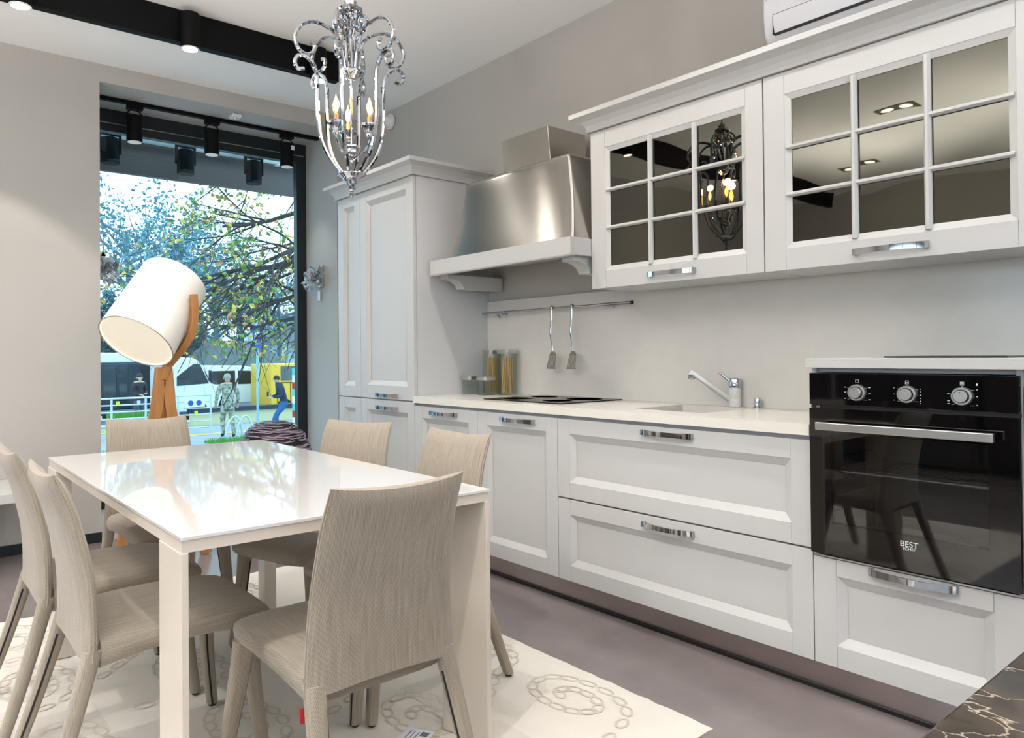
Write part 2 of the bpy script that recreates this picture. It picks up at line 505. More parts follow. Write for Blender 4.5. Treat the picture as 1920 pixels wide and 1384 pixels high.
# recessed double downlights of the showroom (seen only mirrored in the cabinet panes)
def down_pair(label, x, y, energy, tgt=None, ang=110, rad=.05):
    t = thing('ceiling_downlight', label, 'downlight', (x, y, ZC - .004), 0, 'twin recessed downlights')
    MB().box(x - .16, y - .08, ZC - .006, x + .16, y + .08, ZC).build('plate', 'gap_dark', t)
    for s in (-1, 1):
        MB().lathe([(.001, -.003), (.05, -.003), (.05, 0), (.001, 0)], (x + s * .075, y, ZC - .0065), 20).build('lens', 'lens_glow', t)
    spot_light('lamp', t, (x, y, ZC - .03), energy, ang, .5, rad, NEUTRAL, tgt)
DOWN = [(-1.15, .15, 'over the black marble island', (-1.75, .75, 0), 2.1), (-2.3, -.75, 'over the near long side of the table', (-2.6, .1, 0), 1.6),
        (-1.45, 2.0, 'in front of the drawers', (-1.45, 2.12, 0), .72), (-2.65, 2.0, 'in front of the cooker hood', (-2.65, 2.12, 0), .8),
        (-.35, 2.0, 'in front of the oven', (-.35, 2.12, 0), .6), (-.9, -1.8, 'behind the photographer', None, 1.3), (1.2, -.6, 'by the shopfront', None, 1.3), (1.6, 1.5, 'beside the shopfront', None, 1.2),
        (-3.2, -2.2, 'in the far left corner of the showroom', None, 1.2), (1.5, -2.4, 'in the far right corner of the showroom', None, 1.2)]
for x, y, w_, tg, k in DOWN:
    down_pair('twin recessed ceiling downlight ' + w_, x, y, E_DOWN * k, tg, 85 if k > 1.8 else 110, .025 if tg else .05)

# ------------------------------------------------------------------ track in the window niche
ZT = NZ1
tr = thing('track_rail', 'thin black lighting track under the window niche soffit', 'track', (-5.235, 1.9, ZT - .03))
MB().box(-5.253, NY0 + .002, ZT - .024, -5.217, 2.742, ZT - .001).build('rail', 'black_metal', tr)
for y in (1.349, 1.884, 2.471):
    MB().box(-5.262, y - .05, ZT - .055, -5.208, y + .05, ZT - .0235).build('adapter', 'black_metal', tr)
for i, (y, where) in enumerate(((1.347, 'nearest the left edge of the window'), (1.882, 'in the middle of the window'), (2.472, 'nearest the wall sconce'))):
    t = thing('track_spot', 'black hanging track spotlight ' + where, 'spotlight', (-5.235, y, 2.62), 0, 'spots hanging from the window track')
    R_ = .052
    MB().lathe([(R_ - .004, 0), (R_, .004), (R_, .168), (R_ - .01, .176), (.001, .176)], (-5.235, y, 2.632), 26).build('housing', 'black_metal', t, smooth=True)
    MB().tube(bez([(-5.235, y - .05, 2.79), (-5.235, y - .047, 2.825), (-5.235, y - .018, 2.851), (-5.235, y + .018, 2.851), (-5.235, y + .047, 2.825), (-5.235, y + .05, 2.79)], 20), .005, 6).build('yoke', 'black_metal', t, smooth=True)
    MB().lathe([(.001, -.002), (R_ * .86, -.002), (R_ * .86, 0), (.001, 0)], (-5.235, y, 2.631), 24).build('lens', 'lens_dim', t)
    if i == 2:
        MB().box(-5.184, y + .012, 2.755, -5.181, y + .04, 2.79).build('price_sticker', 'card', t)
    spot_light('lamp', t, (-5.235, y, 2.615), E_TRACK, 80, .6, .03, NEUTRAL)
t = thing('soffit_sensor', 'small white sensor box on the soffit beside the track', 'sensor', (-5.08, 1.99, NZ1 - .03))
MB().box(-5.125, 1.965, NZ1 - .026, -5.045, 2.035, NZ1 - .001).build('housing', 'white_plastic', t, bevel=.006)
MB().lathe([(.001, 0), (.014, .004), (.016, .012)], (-5.085, 2.0, NZ1 - .036), 14).build('lens', 'satin_steel', t, smooth=True)
t = thing('dome_camera', 'small white dome camera where wall and ceiling meet behind the chandelier', 'camera', (-4.62, 2.96, 2.93))
MB().lathe([(.058, 0), (.058, .012), (.05, .02), (.05, .02)], (-4.62, YB - .021, 2.93), 24, axis=(0, 1, 0)).build('base', 'white_plastic', t, smooth=True)
MB().lathe([(.001, -.045), (.026, -.038), (.042, -.018), (.046, 0)], (-4.62, YB - .02, 2.93), 24, axis=(0, 1, 0)).build('dome', 'white_plastic', t, smooth=True)
MB().lathe([(.001, -.052), (.014, -.05), (.018, -.04)], (-4.62, YB - .02, 2.93), 16, axis=(0.1, 1, 0.1)).build('lens', 'red_label', t, smooth=True)

# crystal sconces on the two jambs of the niche
def sconce(label, y, sgn, x, z):
    t = thing('wall_sconce', label, 'sconce', (x, y, z - .08), 0, 'crystal sconces in the window niche')
    MB().box(x - .045, y, z - .085, x + .045, y + sgn * .024, z + .085).build('back_plate', 'satin_steel', t, bevel=.002)
    rnd = random.Random(5)
    for k in range(84):
        a, b = rnd.uniform(-1, 1), rnd.uniform(-1, 1)
        dpt = rnd.uniform(.03, .165) * (1 - .35 * abs(a))
        cx, cz = x + a * .055, z + b * .075 - (.03 if dpt > .07 else 0)
        c = (cx, y + sgn * dpt, cz)
        r = rnd.uniform(.010, .020)
        m = MB(); vs = [Vector((r, 0, 0)), Vector((-r, 0, 0)), Vector((0, r, 0)), Vector((0, -r, 0)), Vector((0, 0, r * 1.9)), Vector((0, 0, -r * 1.9))]
        q = Matrix.Rotation(rnd.uniform(0, 6), 3, 'X') @ Matrix.Rotation(rnd.uniform(0, 6), 3, 'Z')
        m.add([q @ v + Vector(c) for v in vs], [(0, 2, 4), (2, 1, 4), (1, 3, 4), (3, 0, 4), (2, 0, 5), (1, 2, 5), (3, 1, 5), (0, 3, 5)])
        m.build('crystal', 'chrome' if k % 4 == 1 else 'crystal', t)
    m = MB()
    for k in range(5):
        m.tube([(x - .04 + k * .02, y + sgn * .02, z + .05 - k * .024), (x - .05 + k * .025, y + sgn * .06, z + .045 - k * .028)], .0035, 6)
    m.build('arms', 'chrome', t, smooth=True)
    return t
s1 = sconce('square crystal wall sconce with a hanging tag beside the tall cabinet', NY1, -1, -5.226, 1.79)
MB().box(-5.262, NY1 - .018, 1.60, -5.222, NY1 - .016, 1.68).build('price_tag', 'card', s1)
sconce('square crystal wall sconce on the left edge of the window', NY0, 1, -5.15, 1.76)

# dark sideboards added unseen behind the photographer, for the chrome to reflect
mat('dark_walnut', (54, 44, 38), 0.4, vary=(5, .2), scale3=(1, 6, 6))
for k, lb in enumerate(('far left', 'left of middle', 'right of middle', 'far right')):
    x = -4.4 + k * 2.1
    t = thing('sideboard', 'dark walnut sideboard added unseen for reflections under the street windows, %s of the row' % lb, 'sideboard', (x + 1, -3.35, 0), 0, 'walnut sideboards added behind the photographer for dark reflections')
    MB().box(x, -3.58, .08, x + 2.05, -3.12, 1.0).build('body', 'dark_walnut', t, bevel=.004)
    for j in range(3):
        d = MB().box(x + .03 + j * .67, -3.12, .11, x + .68 + j * .67, -3.10, .97).build('door', 'dark_walnut', t, bevel=.002)
        MB().box(x + .60 + j * .67, -3.098, .5, x + .615 + j * .67, -3.08, .66).build('handle', 'satin_steel', d)
    MB().box(x + .05, -3.55, .0, x + 2.0, -3.16, .08).build('plinth', 'glide', t)

# bowl uplighters added outside the picture to fill the ceiling with light
for x, y, lb in ((-1.3, -1.0, 'behind the photographer'), (-2.9, -1.5, 'beside the window wall left of the picture'), (1.3, 1.4, 'beside the marble island'), (1.6, -2.0, 'near the shopfront')):
    t = thing('fill_uplighter', 'steel bowl uplighter added as ceiling fill ' + lb, 'lamp', (x, y, 0), 0, 'bowl uplighters added for ceiling fill')
    MB().lathe([(.15, 0), (.15, .012), (.02, .02)], (x, y, .0005), 28).build('base', 'satin_steel', t, smooth=True)
    MB().tube([(x, y, .018), (x, y, 1.76)], .012, 10).build('pole', 'satin_steel', t, smooth=True)
    MB().lathe([(.03, 0), (.11, .03), (.17, .09), (.165, .09), (.105, .035), (.03, .008)], (x, y, 1.755), 28).build('bowl', 'satin_steel', t, smooth=True)
    l = bpy.data.lights.new('lamp', 'AREA'); l.shape = 'DISK'; l.size = .28; l.energy = E_UP; l.color = (1, .99, .985); l.spread = PI
    o = bpy.data.objects.new('lamp', l); COL.objects.link(o); o.parent = t; o.location = (0, 0, 1.85); o.rotation_euler = (PI, 0, 0)
# ------------------------------------------------------------------ kitchen run
FY = 2.46            # plane of the door fronts
BY = 3.03            # face of the splashback
TH = .022
ZB, ZD, ZW = .122, .862, .915
X0, X1, X2, X3, X4, X5, X6 = -4.415, -4.12, -3.512, -2.939, -2.362, -1.191, -.615

# one chrome bow handle, shared by every door and drawer
def handle_mesh(L):
    mb = MB(); N = 16; h = .0112
    lo = []
    for i in range(N + 1):
        u = -1 + 2 * i / N
        x = u * L / 2
        y = -.014 - .020 * math.cos(u * PI / 2) ** .8
        k = h * (1.0 - .15 * math.cos(u * PI / 2))
        lo.append([(x, y - .003, -k), (x, y + .003, -k), (x, y + .003, k), (x, y - .003, k)])
    mb.loft(lo)
    for s in (-1, 1):
        mb.box(s * (L / 2) - .006, -.018, -h, s * (L / 2) + .006, 0, h)
    return mb
_hp = {}
def handle(parent, x, y, z, L=.226):
    off = Vector((x, y, z)) - wpos(parent)
    if L not in _hp:
        o = handle_mesh(L).build('handle', 'chrome', parent, smooth=True, local=True, label='chrome bow handle')
        o.location = off; _hp[L] = o
    else:
        o = share(_hp[L], 'handle', parent, off); o['label'] = 'chrome bow handle'
    return o

def panel_door(root, name, x0, x1, z0, z1, st=.072, rt=.068, rb=.072, yf=FY, hz=None, hl=.226, bevel_w=.028, hx=None):
    g = .0016
    x0 += g; x1 -= g; z0 += g; z1 -= g
    yb, yp = yf + TH, yf + .0175
    d = MB()
    ox0, ox1, oz0, oz1 = x0 + st, x1 - st, z0 + rb, z1 - rt
    ix0, ix1, iz0, iz1 = ox0 + bevel_w, ox1 - bevel_w, oz0 + bevel_w, oz1 - bevel_w
    # sloped moulding ring
    O = [(ox0, yf + .0025, oz0), (ox1, yf + .0025, oz0), (ox1, yf + .0025, oz1), (ox0, yf + .0025, oz1)]
    I = [(ix0, yp, iz0), (ix1, yp, iz0), (ix1, yp, iz1), (ix0, yp, iz1)]
    B = [(ox0, yb, oz0), (ox1, yb, oz0), (ox1, yb, oz1), (ox0, yb, oz1)]
    d.add(O + I + B, [(0, 1, 5, 4), (1, 2, 6, 5), (2, 3, 7, 6), (3, 0, 4, 7), (8, 9, 1, 0), (9, 10, 2, 1), (10, 11, 3, 2), (11, 8, 0, 3)])
    door = d.build(name, 'white_lacquer', root, fixn=False)
    MB().box(ix0 - .004, yp + .0015, iz0 - .004, ix1 + .004, yb, iz1 + .004).build('panel', 'white_lacquer', door)
    for a, b in ((x0, ox0), (ox1, x1)):
        MB().box(a, yf, z0, b, yb, z1).build('stile', 'white_lacquer', door, bevel=.0012)
    for a, b in ((z0, oz0), (oz1, z1)):
        MB().box(ox0 + .0005, yf + .0006, a, ox1 - .0005, yb, b).build('rail', 'white_lacquer', door, bevel=.0012)
    if hz is not None:
        handle(door, (x0 + x1) / 2 if hx is None else hx, yf, hz, hl)
    return door

def carcass(root, x0, x1, z0, z1, y0=FY + .024, y1=YB - .003, m='white_side'):
    return MB().box(x0 + .001, y0, z0, x1 - .001, y1, z1).build('carcass', m, root)

# tall units
t = thing('tall_cabinet', 'narrow white tall cabinet at the end of the run by the window', 'cabinet', (-4.27, 2.75, ZB), 0, 'tall white cabinets')
carcass(t, X0, X1, ZB, 2.222)
panel_door(t, 'door', X0, X1, ZB, .880)
panel_door(t, 'door', X0, X1, .884, 2.222)
t = thing('tall_cabinet', 'wide white tall cabinet beside the steel hood', 'cabinet', (-3.82, 2.75, ZB), 0, 'tall white cabinets')
carcass(t, X1, X2, ZB, 2.222)
panel_door(t, 'door', X1, X2, ZB, .880, hz=.832, hx=-3.80)
panel_door(t, 'door', X1, X2, .884, 2.222, rb=.085, hz=.910, hx=-3.80)

def crown(name, label, path, prof, z, grp=None):
    """sweep a 2d profile (outward,up) along an open plan path with mitred corners; outward = right of travel"""
    P = [Vector((a, b)) for a, b in path]; loops = []
    for i, p in enumerate(P):
        d0 = (p - P[i - 1]).normalized() if i else (P[1] - p).normalized()
        d1 = (P[i + 1] - p).normalized() if i < len(P) - 1 else d0
        n0, n1 = Vector((d0.y, -d0.x)), Vector((d1.y, -d1.x))
        n = (n0 + n1); n = n / max(1e-6, n.dot(n0)) if n.length > 1e-6 else n0
        loops.append([(p.x + n.x * o, p.y + n.y * o, z + h) for o, h in prof])
    mb = MB(); mb.loft(loops)
    o = mb.build(name, 'white_lacquer', None)
    return tag(o, label, 'moulding', grp)
CP = [(-.02, 0), (.012, 0), (.012, .012), (.018, .03), (.034, .05), (.058, .062), (.07, .066), (.07, .088), (-.02, .088)]
CP = [(o * 1.05, h) for o, h in CP]
crown('crown_moulding', 'white crown moulding on top of the tall cabinets', [(X0, YB - .004), (X0, FY), (X2, FY), (X2, YB - .004)], CP, 2.2235)

# base units
t = thing('base_cabinet', 'white base cabinet door next to the tall cabinet, behind a chair', 'cabinet', (-3.22, 2.75, ZB), 0, 'white base cabinets')
carcass(t, X2, X3, ZB, ZD + .012)
panel_door(t, 'door', X2, X3, ZB, ZD, hz=.829)
t = thing('base_cabinet', 'white base cabinet door under the left half of the hob', 'cabinet', (-2.65, 2.75, ZB), 0, 'white base cabinets')
carcass(t, X3, X4, ZB, ZD + .012)
panel_door(t, 'door', X3, X4, ZB, ZD, hz=.832, hx=-2.627)
t = thing('drawer_cabinet', 'wide white base cabinet with two deep drawers under the sink', 'cabinet', (-1.78, 2.75, ZB), 0, 'white base cabinets')
mb = MB(); mb.box(X4 + .001, FY + .024, ZB, X5 - .001, YB - .003, .66)
for xa in (X4 + .001, X5 - .019): mb.box(xa, FY + .024, .66, xa + .018, YB - .003, ZD + .012)
mb.box(X4 + .019, FY + .024, .66, X5 - .019, FY + .04, ZD + .012)
mb.build('carcass', 'white_side', t)
panel_door(t, 'drawer', X4, X5, .499, ZD, hz=.835, hx=-1.763)
panel_door(t, 'drawer', X4, X5, ZB, .495, hz=.460, hx=-1.763)
t = thing('oven_cabinet', 'white oven housing with one drawer beneath the black oven', 'cabinet', (-.9, 2.75, ZB), 0, 'white base cabinets')
mb = MB()
mb.box(X5 + .001, FY + .024, ZB, X6 - .001, BY - .002, .484)
mb.box(X5 + .001, FY + .005, .484, X5 + .016, BY - .002, 1.104); mb.box(X6 - .016, FY + .005, .484, X6 - .001, BY - .002, 1.104)
mb.box(X5 + .016, BY - .03, .484, X6 - .016, BY - .002, 1.104); mb.box(X5 + .016, FY + .02, 1.09, X6 - .016, BY - .03, 1.104)
mb.build('carcass', 'white_side', t)
panel_door(t, 'drawer', X5, X6, ZB, .478, hz=.464, hx=-.893, rt=.055, st=.072)
MB().box(X5 + .002, FY + .003, .4785, X6 - .002, FY + .05, .4835).build('trim_strip', 'satin_steel', t)
# next unit at the frame's edge
t = thing('base_cabinet', 'white base cabinet to the right of the oven at the picture edge', 'cabinet', (-.3, 2.75, ZB), 0, 'white base cabinets')
carcass(t, X6, .0, ZB, ZD + .2, y1=BY - .002)
panel_door(t, 'door', X6, 0.0, ZB, ZD + .2)

o = MB().box(X0 + .02, FY + .082, .004, 0, FY + .10, ZB).build('plinth', 'plinth_steel')
tag(o, 'brushed steel plinth running along the floor under the white cabinets', 'plinth')
o = MB().box(X0 + .02, FY + .070, 0.0005, 0, FY + .081, .013).build('plinth_seal', 'glide')
tag(o, 'black sealing strip along the bottom of the steel plinth', 'strip')
# recessed grip channel under the worktop
o = MB().box(X2 + .003, FY + .006, ZD + .0135, X5 - .002, YB - .004, ZW - .0395).build('grip_channel', 'gap_dark')
tag(o, 'dark recessed strip between the worktop and the white base cabinets', 'strip')

# worktop with the sink cut out of it
SX0, SX1, SY0, SY1 = -2.03, -1.69, 2.60, 2.955
wt = MB(); yf = FY - .012; zt, zb = ZW, ZW - .038
wt.box(X2 + .001, yf, zb, SX0, BY - .001, zt); wt.box(SX1, yf, zb, X5 - .003, BY - .001, zt)
wt.box(SX0, yf, zb, SX1, SY0, zt); wt.box(SX0, SY1, zb, SX1, BY - .001, zt)
tag(wt.build('worktop', 'worktop_quartz'), 'long pale stone worktop with a sink cut into it', 'worktop')
sk = MB(); zz = zb - .0015; b0 = .17
sk.box(SX0 - .008, SY0 - .008, zz - b0, SX1 + .008, SY1 + .008, zz - b0 + .008)
sk.box(SX0 - .008, SY0 - .008, zz - b0, SX0, SY1 + .008, zz); sk.box(SX1, SY0 - .008, zz - b0, SX1 + .008, SY1 + .008, zz)
sk.box(SX0, SY0 - .008, zz - b0, SX1, SY0, zz); sk.box(SX0, SY1, zz - b0, SX1, SY1 + .008, zz)
st_ = thing('sink', 'square undermounted pale sink in the stone worktop', 'sink', (-1.86, 2.78, zz - b0))
sk.build('basin', 'worktop_quartz', st_)
MB().lathe([(.001, .003), (.03, .003), (.036, 0)], (-1.86, 2.78, zz - b0 + .009), 20).build('drain', 'chrome', st_, smooth=True)
tag(MB().box(X2 + .001, BY, ZW - .038, .4, YB - .001, 1.49).build('splashback', 'splash_quartz'), 'pale grey stone splashback behind the worktop', 'splashback')
tag(MB().box(X5 - .004, FY - .03, 1.1045, 0.3, BY - .001, 1.136).build('raised_worktop', 'white_lacquer', bevel=.002), 'thick white board lying on top of the oven housing', 'worktop')

# ------------------------------------------------------------------ wall cabinets
WY, WZ0, WZ1 = 2.695, 1.468, 2.222
def wall_cab(label, x0, x1, gx0, gx1, mx, hx):
    t = thing('wall_cabinet', label, 'cabinet', ((x0 + x1) / 2, 2.87, WZ0), 0, 'glazed wall cabinets')
    c = MB(); y0, y1 = WY + .024, YB - .003
    c.box(x0 + .001, y0, WZ0 + .002, x0 + .018, y1, WZ1); c.box(x1 - .018, y0, WZ0 + .002, x1 - .001, y1, WZ1)
    c.box(x0 + .018, y0, WZ0 + .002, x1 - .018, y1 - .02, WZ0 + .02); c.box(x0 + .018, y0, WZ1 - .018, x1 - .018, y1, WZ1)
    c.box(x0 + .018, y1 - .012, WZ0 + .02, x1 - .018, y1, WZ1 - .018)
    c.build('carcass', 'white_side', t)
    MB().box(x0 + .018, y1 - .018, WZ0 + .004, x1 - .018, y1 - .004, WZ0 + .012).build('shadow_gap', 'glide', t)
    gz0, gz1 = 1.572, 2.113
    yf, yb = WY, WY + TH
    bw = .022
    ox0, ox1, oz0, oz1 = gx0 - bw, gx1 + bw, gz0 - bw, gz1 + bw
    d = MB()
    O = [(ox0, yf + .002, oz0), (ox1, yf + .002, oz0), (ox1, yf + .002, oz1), (ox0, yf + .002, oz1)]
    I = [(gx0, yf + .011, gz0), (gx1, yf + .011, gz0), (gx1, yf + .011, gz1), (gx0, yf + .011, gz1)]
    K = [(gx0, yb, gz0), (gx1, yb, gz0), (gx1, yb, gz1), (gx0, yb, gz1)]
    d.add(O + I + K, [(0, 1, 5, 4), (1, 2, 6, 5), (2, 3, 7, 6), (3, 0, 4, 7), (4, 5, 9, 8), (5, 6, 10, 9), (6, 7, 11, 10), (7, 4, 8, 11)])
    door = d.build('door', 'white_lacquer', t, fixn=False)
    g = .0016
    for a, b in ((x0 + g, ox0), (ox1, x1 - g)):
        MB().box(a, yf, WZ0, b, yb, WZ1 - g).build('stile', 'white_lacquer', door, bevel=.0012)
    for a, b in ((WZ0, oz0), (oz1, WZ1 - g)):
        MB().box(ox0 + .0005, yf + .0006, a, ox1 - .0005, yb, b).build('rail', 'white_lacquer', door, bevel=.0012)
    mz = (1.752, 1.931)
    for x in mx:
        MB().prism([(-.011, .004), (-.004, -.006), (.004, -.006), (.011, .004), (.011, .012), (-.011, .012)], lambda u, v, w_: (x + u, yf + v, w_), oz0 + .006, oz1 - .006).build('muntin', 'white_lacquer', door)
    for z in mz:
        MB().prism([(-.009, .005), (-.003, -.004), (.003, -.004), (.009, .005), (.009, .012), (-.009, .012)], lambda u, v, w_: (w_, yf + v, z + u), ox0 + .006, ox1 - .006).build('muntin', 'white_lacquer', door)
    xs = [gx0] + list(mx) + [gx1]; zs = [gz0] + list(mz) + [gz1]
    rnd = random.Random(int(abs(x0) * 1000))
    for i in range(3):
        for j in range(3):
            a, b, c_, e = xs[i], xs[i + 1], zs[j], zs[j + 1]
            # each pane is a slightly uneven sheet of mirror-bronze glass
            N = 10; m = MB(); vs = []; ph = rnd.uniform(0, 6)
            for q in range(N + 1):
                for p in range(N + 1):
                    u, v = p / N, q / N
                    vs.append((a + (b - a) * u, yf + .0140 + .00022 * math.sin(4.2 * u + ph) * math.sin(3.6 * v + ph * 1.7), c_ + (e - c_) * v))
            fs = [(q * (N + 1) + p, q * (N + 1) + p + 1, (q + 1) * (N + 1) + p + 1, (q + 1) * (N + 1) + p) for q in range(N) for p in range(N)]
            m.add(vs, fs)
            m.add([(a, yf + .017, c_), (b, yf + .017, c_), (b, yf + .017, e), (a, yf + .017, e)], [(3, 2, 1, 0)])
            m.build('pane', 'bronze_mirror', door, smooth=True, fixn=False)
    handle(door, hx, yf, 1.506, .222)
wall_cab('glazed white wall cabinet whose panes mirror the chandelier', -2.35, -1.478, -2.241, -1.573, (-2.010, -1.785), -1.898)
wall_cab('glazed white wall cabinet under the air conditioner', -1.476, -.592, -1.371, -.700, (-1.145, -.917), -1.031)
wall_cab('glazed white wall cabinet to the right of the picture', -.590, .29, -.485, .185, (-.262, -.038), -.15)
crown('crown_moulding', 'white crown moulding on top of the glazed wall cabinets', [(-2.35, YB - .004), (-2.35, WY), (.29, WY), (.29, YB - .004)], CP, 2.2235)

# ------------------------------------------------------------------ hood
ht = thing('cooker_hood', 'brushed steel cooker hood with a white mantel shelf on two corbels', 'hood', (-2.85, 2.8, 1.55))
HX0, HX1, HY = -3.467, -2.352, 2.55
hs = MB()
hs.box(HX0, HY, 1.628, HX1, HY + .022, 1.712); hs.box(HX0, HY + .022, 1.628, HX0 + .022, BY - .002, 1.712); hs.box(HX1 - .022, HY + .022, 1.628, HX1, BY - .002, 1.712)
hs.box(HX0 + .022, HY + .022, 1.69, HX1 - .022, BY - .002, 1.708)
hs.build('mantel_shelf', 'white_lacquer', ht, bevel=.0015)
MB().box(HX0 + .002, HY + .002, 1.624, HX1 - .002, HY + .035, 1.6285).build('shelf_bead', 'white_lacquer', ht)
def corbel(x0, x1):
    prof = [(BY - .002, 1.6275), (HY + .05, 1.6275), (HY + .052, 1.606)]
    for k in range(9):
        a = k / 8 * PI / 2
        prof.append((HY + .06 + .11 * math.sin(a), 1.604 - .055 * (1 - math.cos(a))))
    prof += [(HY + .19, 1.549), (BY - .002, 1.549)]
    MB().prism(prof, lambda u, v, w_: (w_, u, v), x0, x1).build('corbel', 'white_lacquer', ht)
corbel(HX0 + .03, HX0 + .105); corbel(HX1 - .105, HX1 - .03)
# steel body: slightly tapered box with rounded top edges
lo = []
cxh = (-3.30 - 2.356) / 2
def body_loop(z, hw, yf, r):
    pts = []
    x0, x1 = cxh - hw, cxh + hw
    for k in range(7):
        a = PI + k / 6 * PI / 2
        pts.append((x0 + r + r * math.cos(a), yf + r + r * math.sin(a), z))
    for k in range(7):
        a = 1.5 * PI + k / 6 * PI / 2
        pts.append((x1 - r + r * math.cos(a), yf + r + r * math.sin(a), z))
    pts += [(x1, BY - .004, z), (x0, BY - .004, z)]
    return pts
for i in range(9):
    u = i / 8
    lo.append(body_loop(1.7125 + u * .40, .472 - .072 * u, 2.572 + .058 * u + .012 * math.sin(u * PI), .012))
for k in range(1, 7):
    a = k / 6 * PI / 2
    lo.append(body_loop(2.1125 + .03 * math.sin(a), .40 - .03 * (1 - math.cos(a)) , 2.63 + .03 * (1 - math.cos(a)), .012))
mb = MB(); mb.loft(lo); mb.build('steel_body', 'brushed_steel', ht, smooth=True)
mb = MB()
mb.hexa([(-2.985, 2.71, 2.1455), (-2.63, 2.71, 2.1455), (-2.63, 2.99, 2.1455), (-2.985, 2.99, 2.1455), (-2.99, 2.695, 2.335), (-2.635, 2.695, 2.335), (-2.635, 2.98, 2.335), (-2.99, 2.98, 2.335)])
mb.build('chimney', 'brushed_steel', ht, bevel=.002)

# ------------------------------------------------------------------ oven
ov = thing('built_in_oven', 'black glass built-in oven with three steel knobs and a bar handle', 'oven', (-.903, 2.7, .49))
a, b = X5 + .004, X6 - .004
MB().box(a, 2.44, .984, b, 2.463, 1.088).build('control_panel', 'black_glass', ov, bevel=.001)
d = MB(); wx0, wx1, wz0, wz1 = -1.118, -.690, .600, .893
y0, y1 = 2.438, 2.462
d.box(a, y0, .494, wx0, y1, .972); d.box(wx1, y0, .494, b, y1, .972); d.box(wx0, y0, .494, wx1, y1, wz0); d.box(wx0, y0, wz1, wx1, y1, .972)
od = d.build('oven_door', 'black_glass', ov)
MB().box(wx0 + .0005, y0 + .0005, wz0 + .0005, wx1 - .0005, y0 + .005, wz1 - .0005).build('window_pane', 'oven_glass', od)
MB().box(a, 2.452, .9725, b, 2.466, .9835).build('gap', 'glide', ov)
for x in (a + .02, b - .04):
    MB().box(x, 2.445, .974, x + .012, 2.4515, .980).build('hinge_pin', 'chrome', ov)
cv = MB(); c0, c1 = 2.466, 2.86
cv.box(a + .02, c1, .52, b - .02, c1 + .01, .96); cv.box(a + .02, c0, .52, a + .03, c1, .96); cv.box(b - .03, c0, .52, b - .02, c1, .96)
cv.box(a + .03, c0, .52, b - .03, c1, .53); cv.box(a + .03, c0, .95, b - .03, c1, .96)
cv.build('cavity', 'oven_cavity', ov)
rk = MB(); z = .765
for k in range(13):
    y = 2.476 + k * .029
    rk.tube([(a + .031, y, z), (b - .031, y, z)], .0018 if k else .0036, 6)
for x in (a + .04, b - .04, -.9): rk.tube([(x, 2.50, z), (x, 2.84, z)], .0025, 6)
for s in (a + .032, b - .032):
    for zz_ in (.62, .67, .72, .755, .80, .85): rk.tube([(s, 2.49, zz_), (s, 2.84, zz_)], .002, 6)
    rk.tube([(s, 2.49, .60), (s, 2.49, .87)], .0025, 6)
rk.build('wire_rack', 'chrome', ov, smooth=True)
hb = MB(); hb.box(-1.145, 2.386, .905, -.665, 2.402, .930)
hd = hb.build('door_handle', 'satin_steel', od, bevel=.002)
m2 = MB()
for x in (-1.12, -.70): m2.box(x, 2.4025, .910, x + .02, 2.4378, .925)
m2.build('handle_post', 'satin_steel', od)
for i, x in enumerate((-1.036, -.893, -.751)):
    k = MB(); k.lathe([(.0265, 0), (.0265, .008), (.0245, .0105), (.0205, .0105), (.0200, .004), (.001, .004)], (x, 2.4398, 1.027), 36, axis=(0, -1, 0))
    kn = k.build('knob', 'satin_steel', ov, smooth=True)
    MB().lathe([(.0192, .0005), (.0192, .001), (.001, .001)], (x, 2.4352, 1.027), 32, axis=(0, -1, 0)).build('knob_recess', 'glide', kn)
    MB().lathe([(.0178, 0), (.0178, .0125), (.0165, .014), (.001, .014)], (x, 2.4338, 1.027), 36, axis=(0, -1, 0)).build('knob_cap', 'satin_steel', kn, smooth=True)
    MB().lathe([(.001, 0), (.0016, 0), (.0016, .0008), (.001, .0008)], (x, 2.4192, 1.0385), 8, axis=(0, -1, 0)).build('index_dot', 'glide', kn)
    pr = MB(); yp = 2.4392
    def q(x0, z0, x1, z1): pr.box(x + x0, yp, 1.027 + z0, x + x1, yp + .0006, 1.027 + z1)
    # framed square symbol above each knob, marks and leader lines around it
    s = .0048; tt = .0009
    q(-s, .031, s, .031 + tt); q(-s, .031 + 2 * s, s, .031 + 2 * s + tt); q(-s, .031, -s + tt, .031 + 2 * s); q(s - tt, .031, s, .031 + 2 * s)
    if i: q(-s + .002, .0355, s - .002, .0367)
    if i == 2: q(-s + .002, .0385, s - .002, .0397); q(-.0006, .031, .0006, .042); q(-.0012, .0265, .0012, .0285); q(.034, .031, .038, .037)
    ml = ((-.036, .017), (-.036, .001), (-.036, -.019)) if i == 0 else ((-.034, .019), (-.034, .0), (-.034, -.019)) if i == 1 else ((-.034, .006), (-.034, -.0145), (-.034, -.0225))
    mr_ = ((.036, .017), (.036, -.002), (.036, -.021)) if i == 0 else ((.036, .017), (.036, .009), (.036, -.001), (.036, -.011), (.036, -.019), (.036, -.026)) if i == 1 else ((.036, .0195), (.036, .0), (.036, -.0245))
    for j, (mx_, mz_) in enumerate(ml):
        q(mx_ - .003, mz_ - .0010, mx_ + (.003 if i != 1 else -.001), mz_ + .0010)
        if j != 1: q(mx_ + .007, mz_ - .0024, mx_ + .014, mz_ - .0018)
    for j, (mx_, mz_) in enumerate(mr_):
        q(mx_ - (.003 if i == 0 else .0014), mz_ - .0010, mx_ + (.003 if i == 0 else .0014), mz_ + .0010)
        if i != 1 or j % 2 == 0: q(mx_ - .017, mz_ - .0022, mx_ - .006, mz_ - .0016)
    pr.build('printed_symbols', 'white_print', ov, kind='stuff')
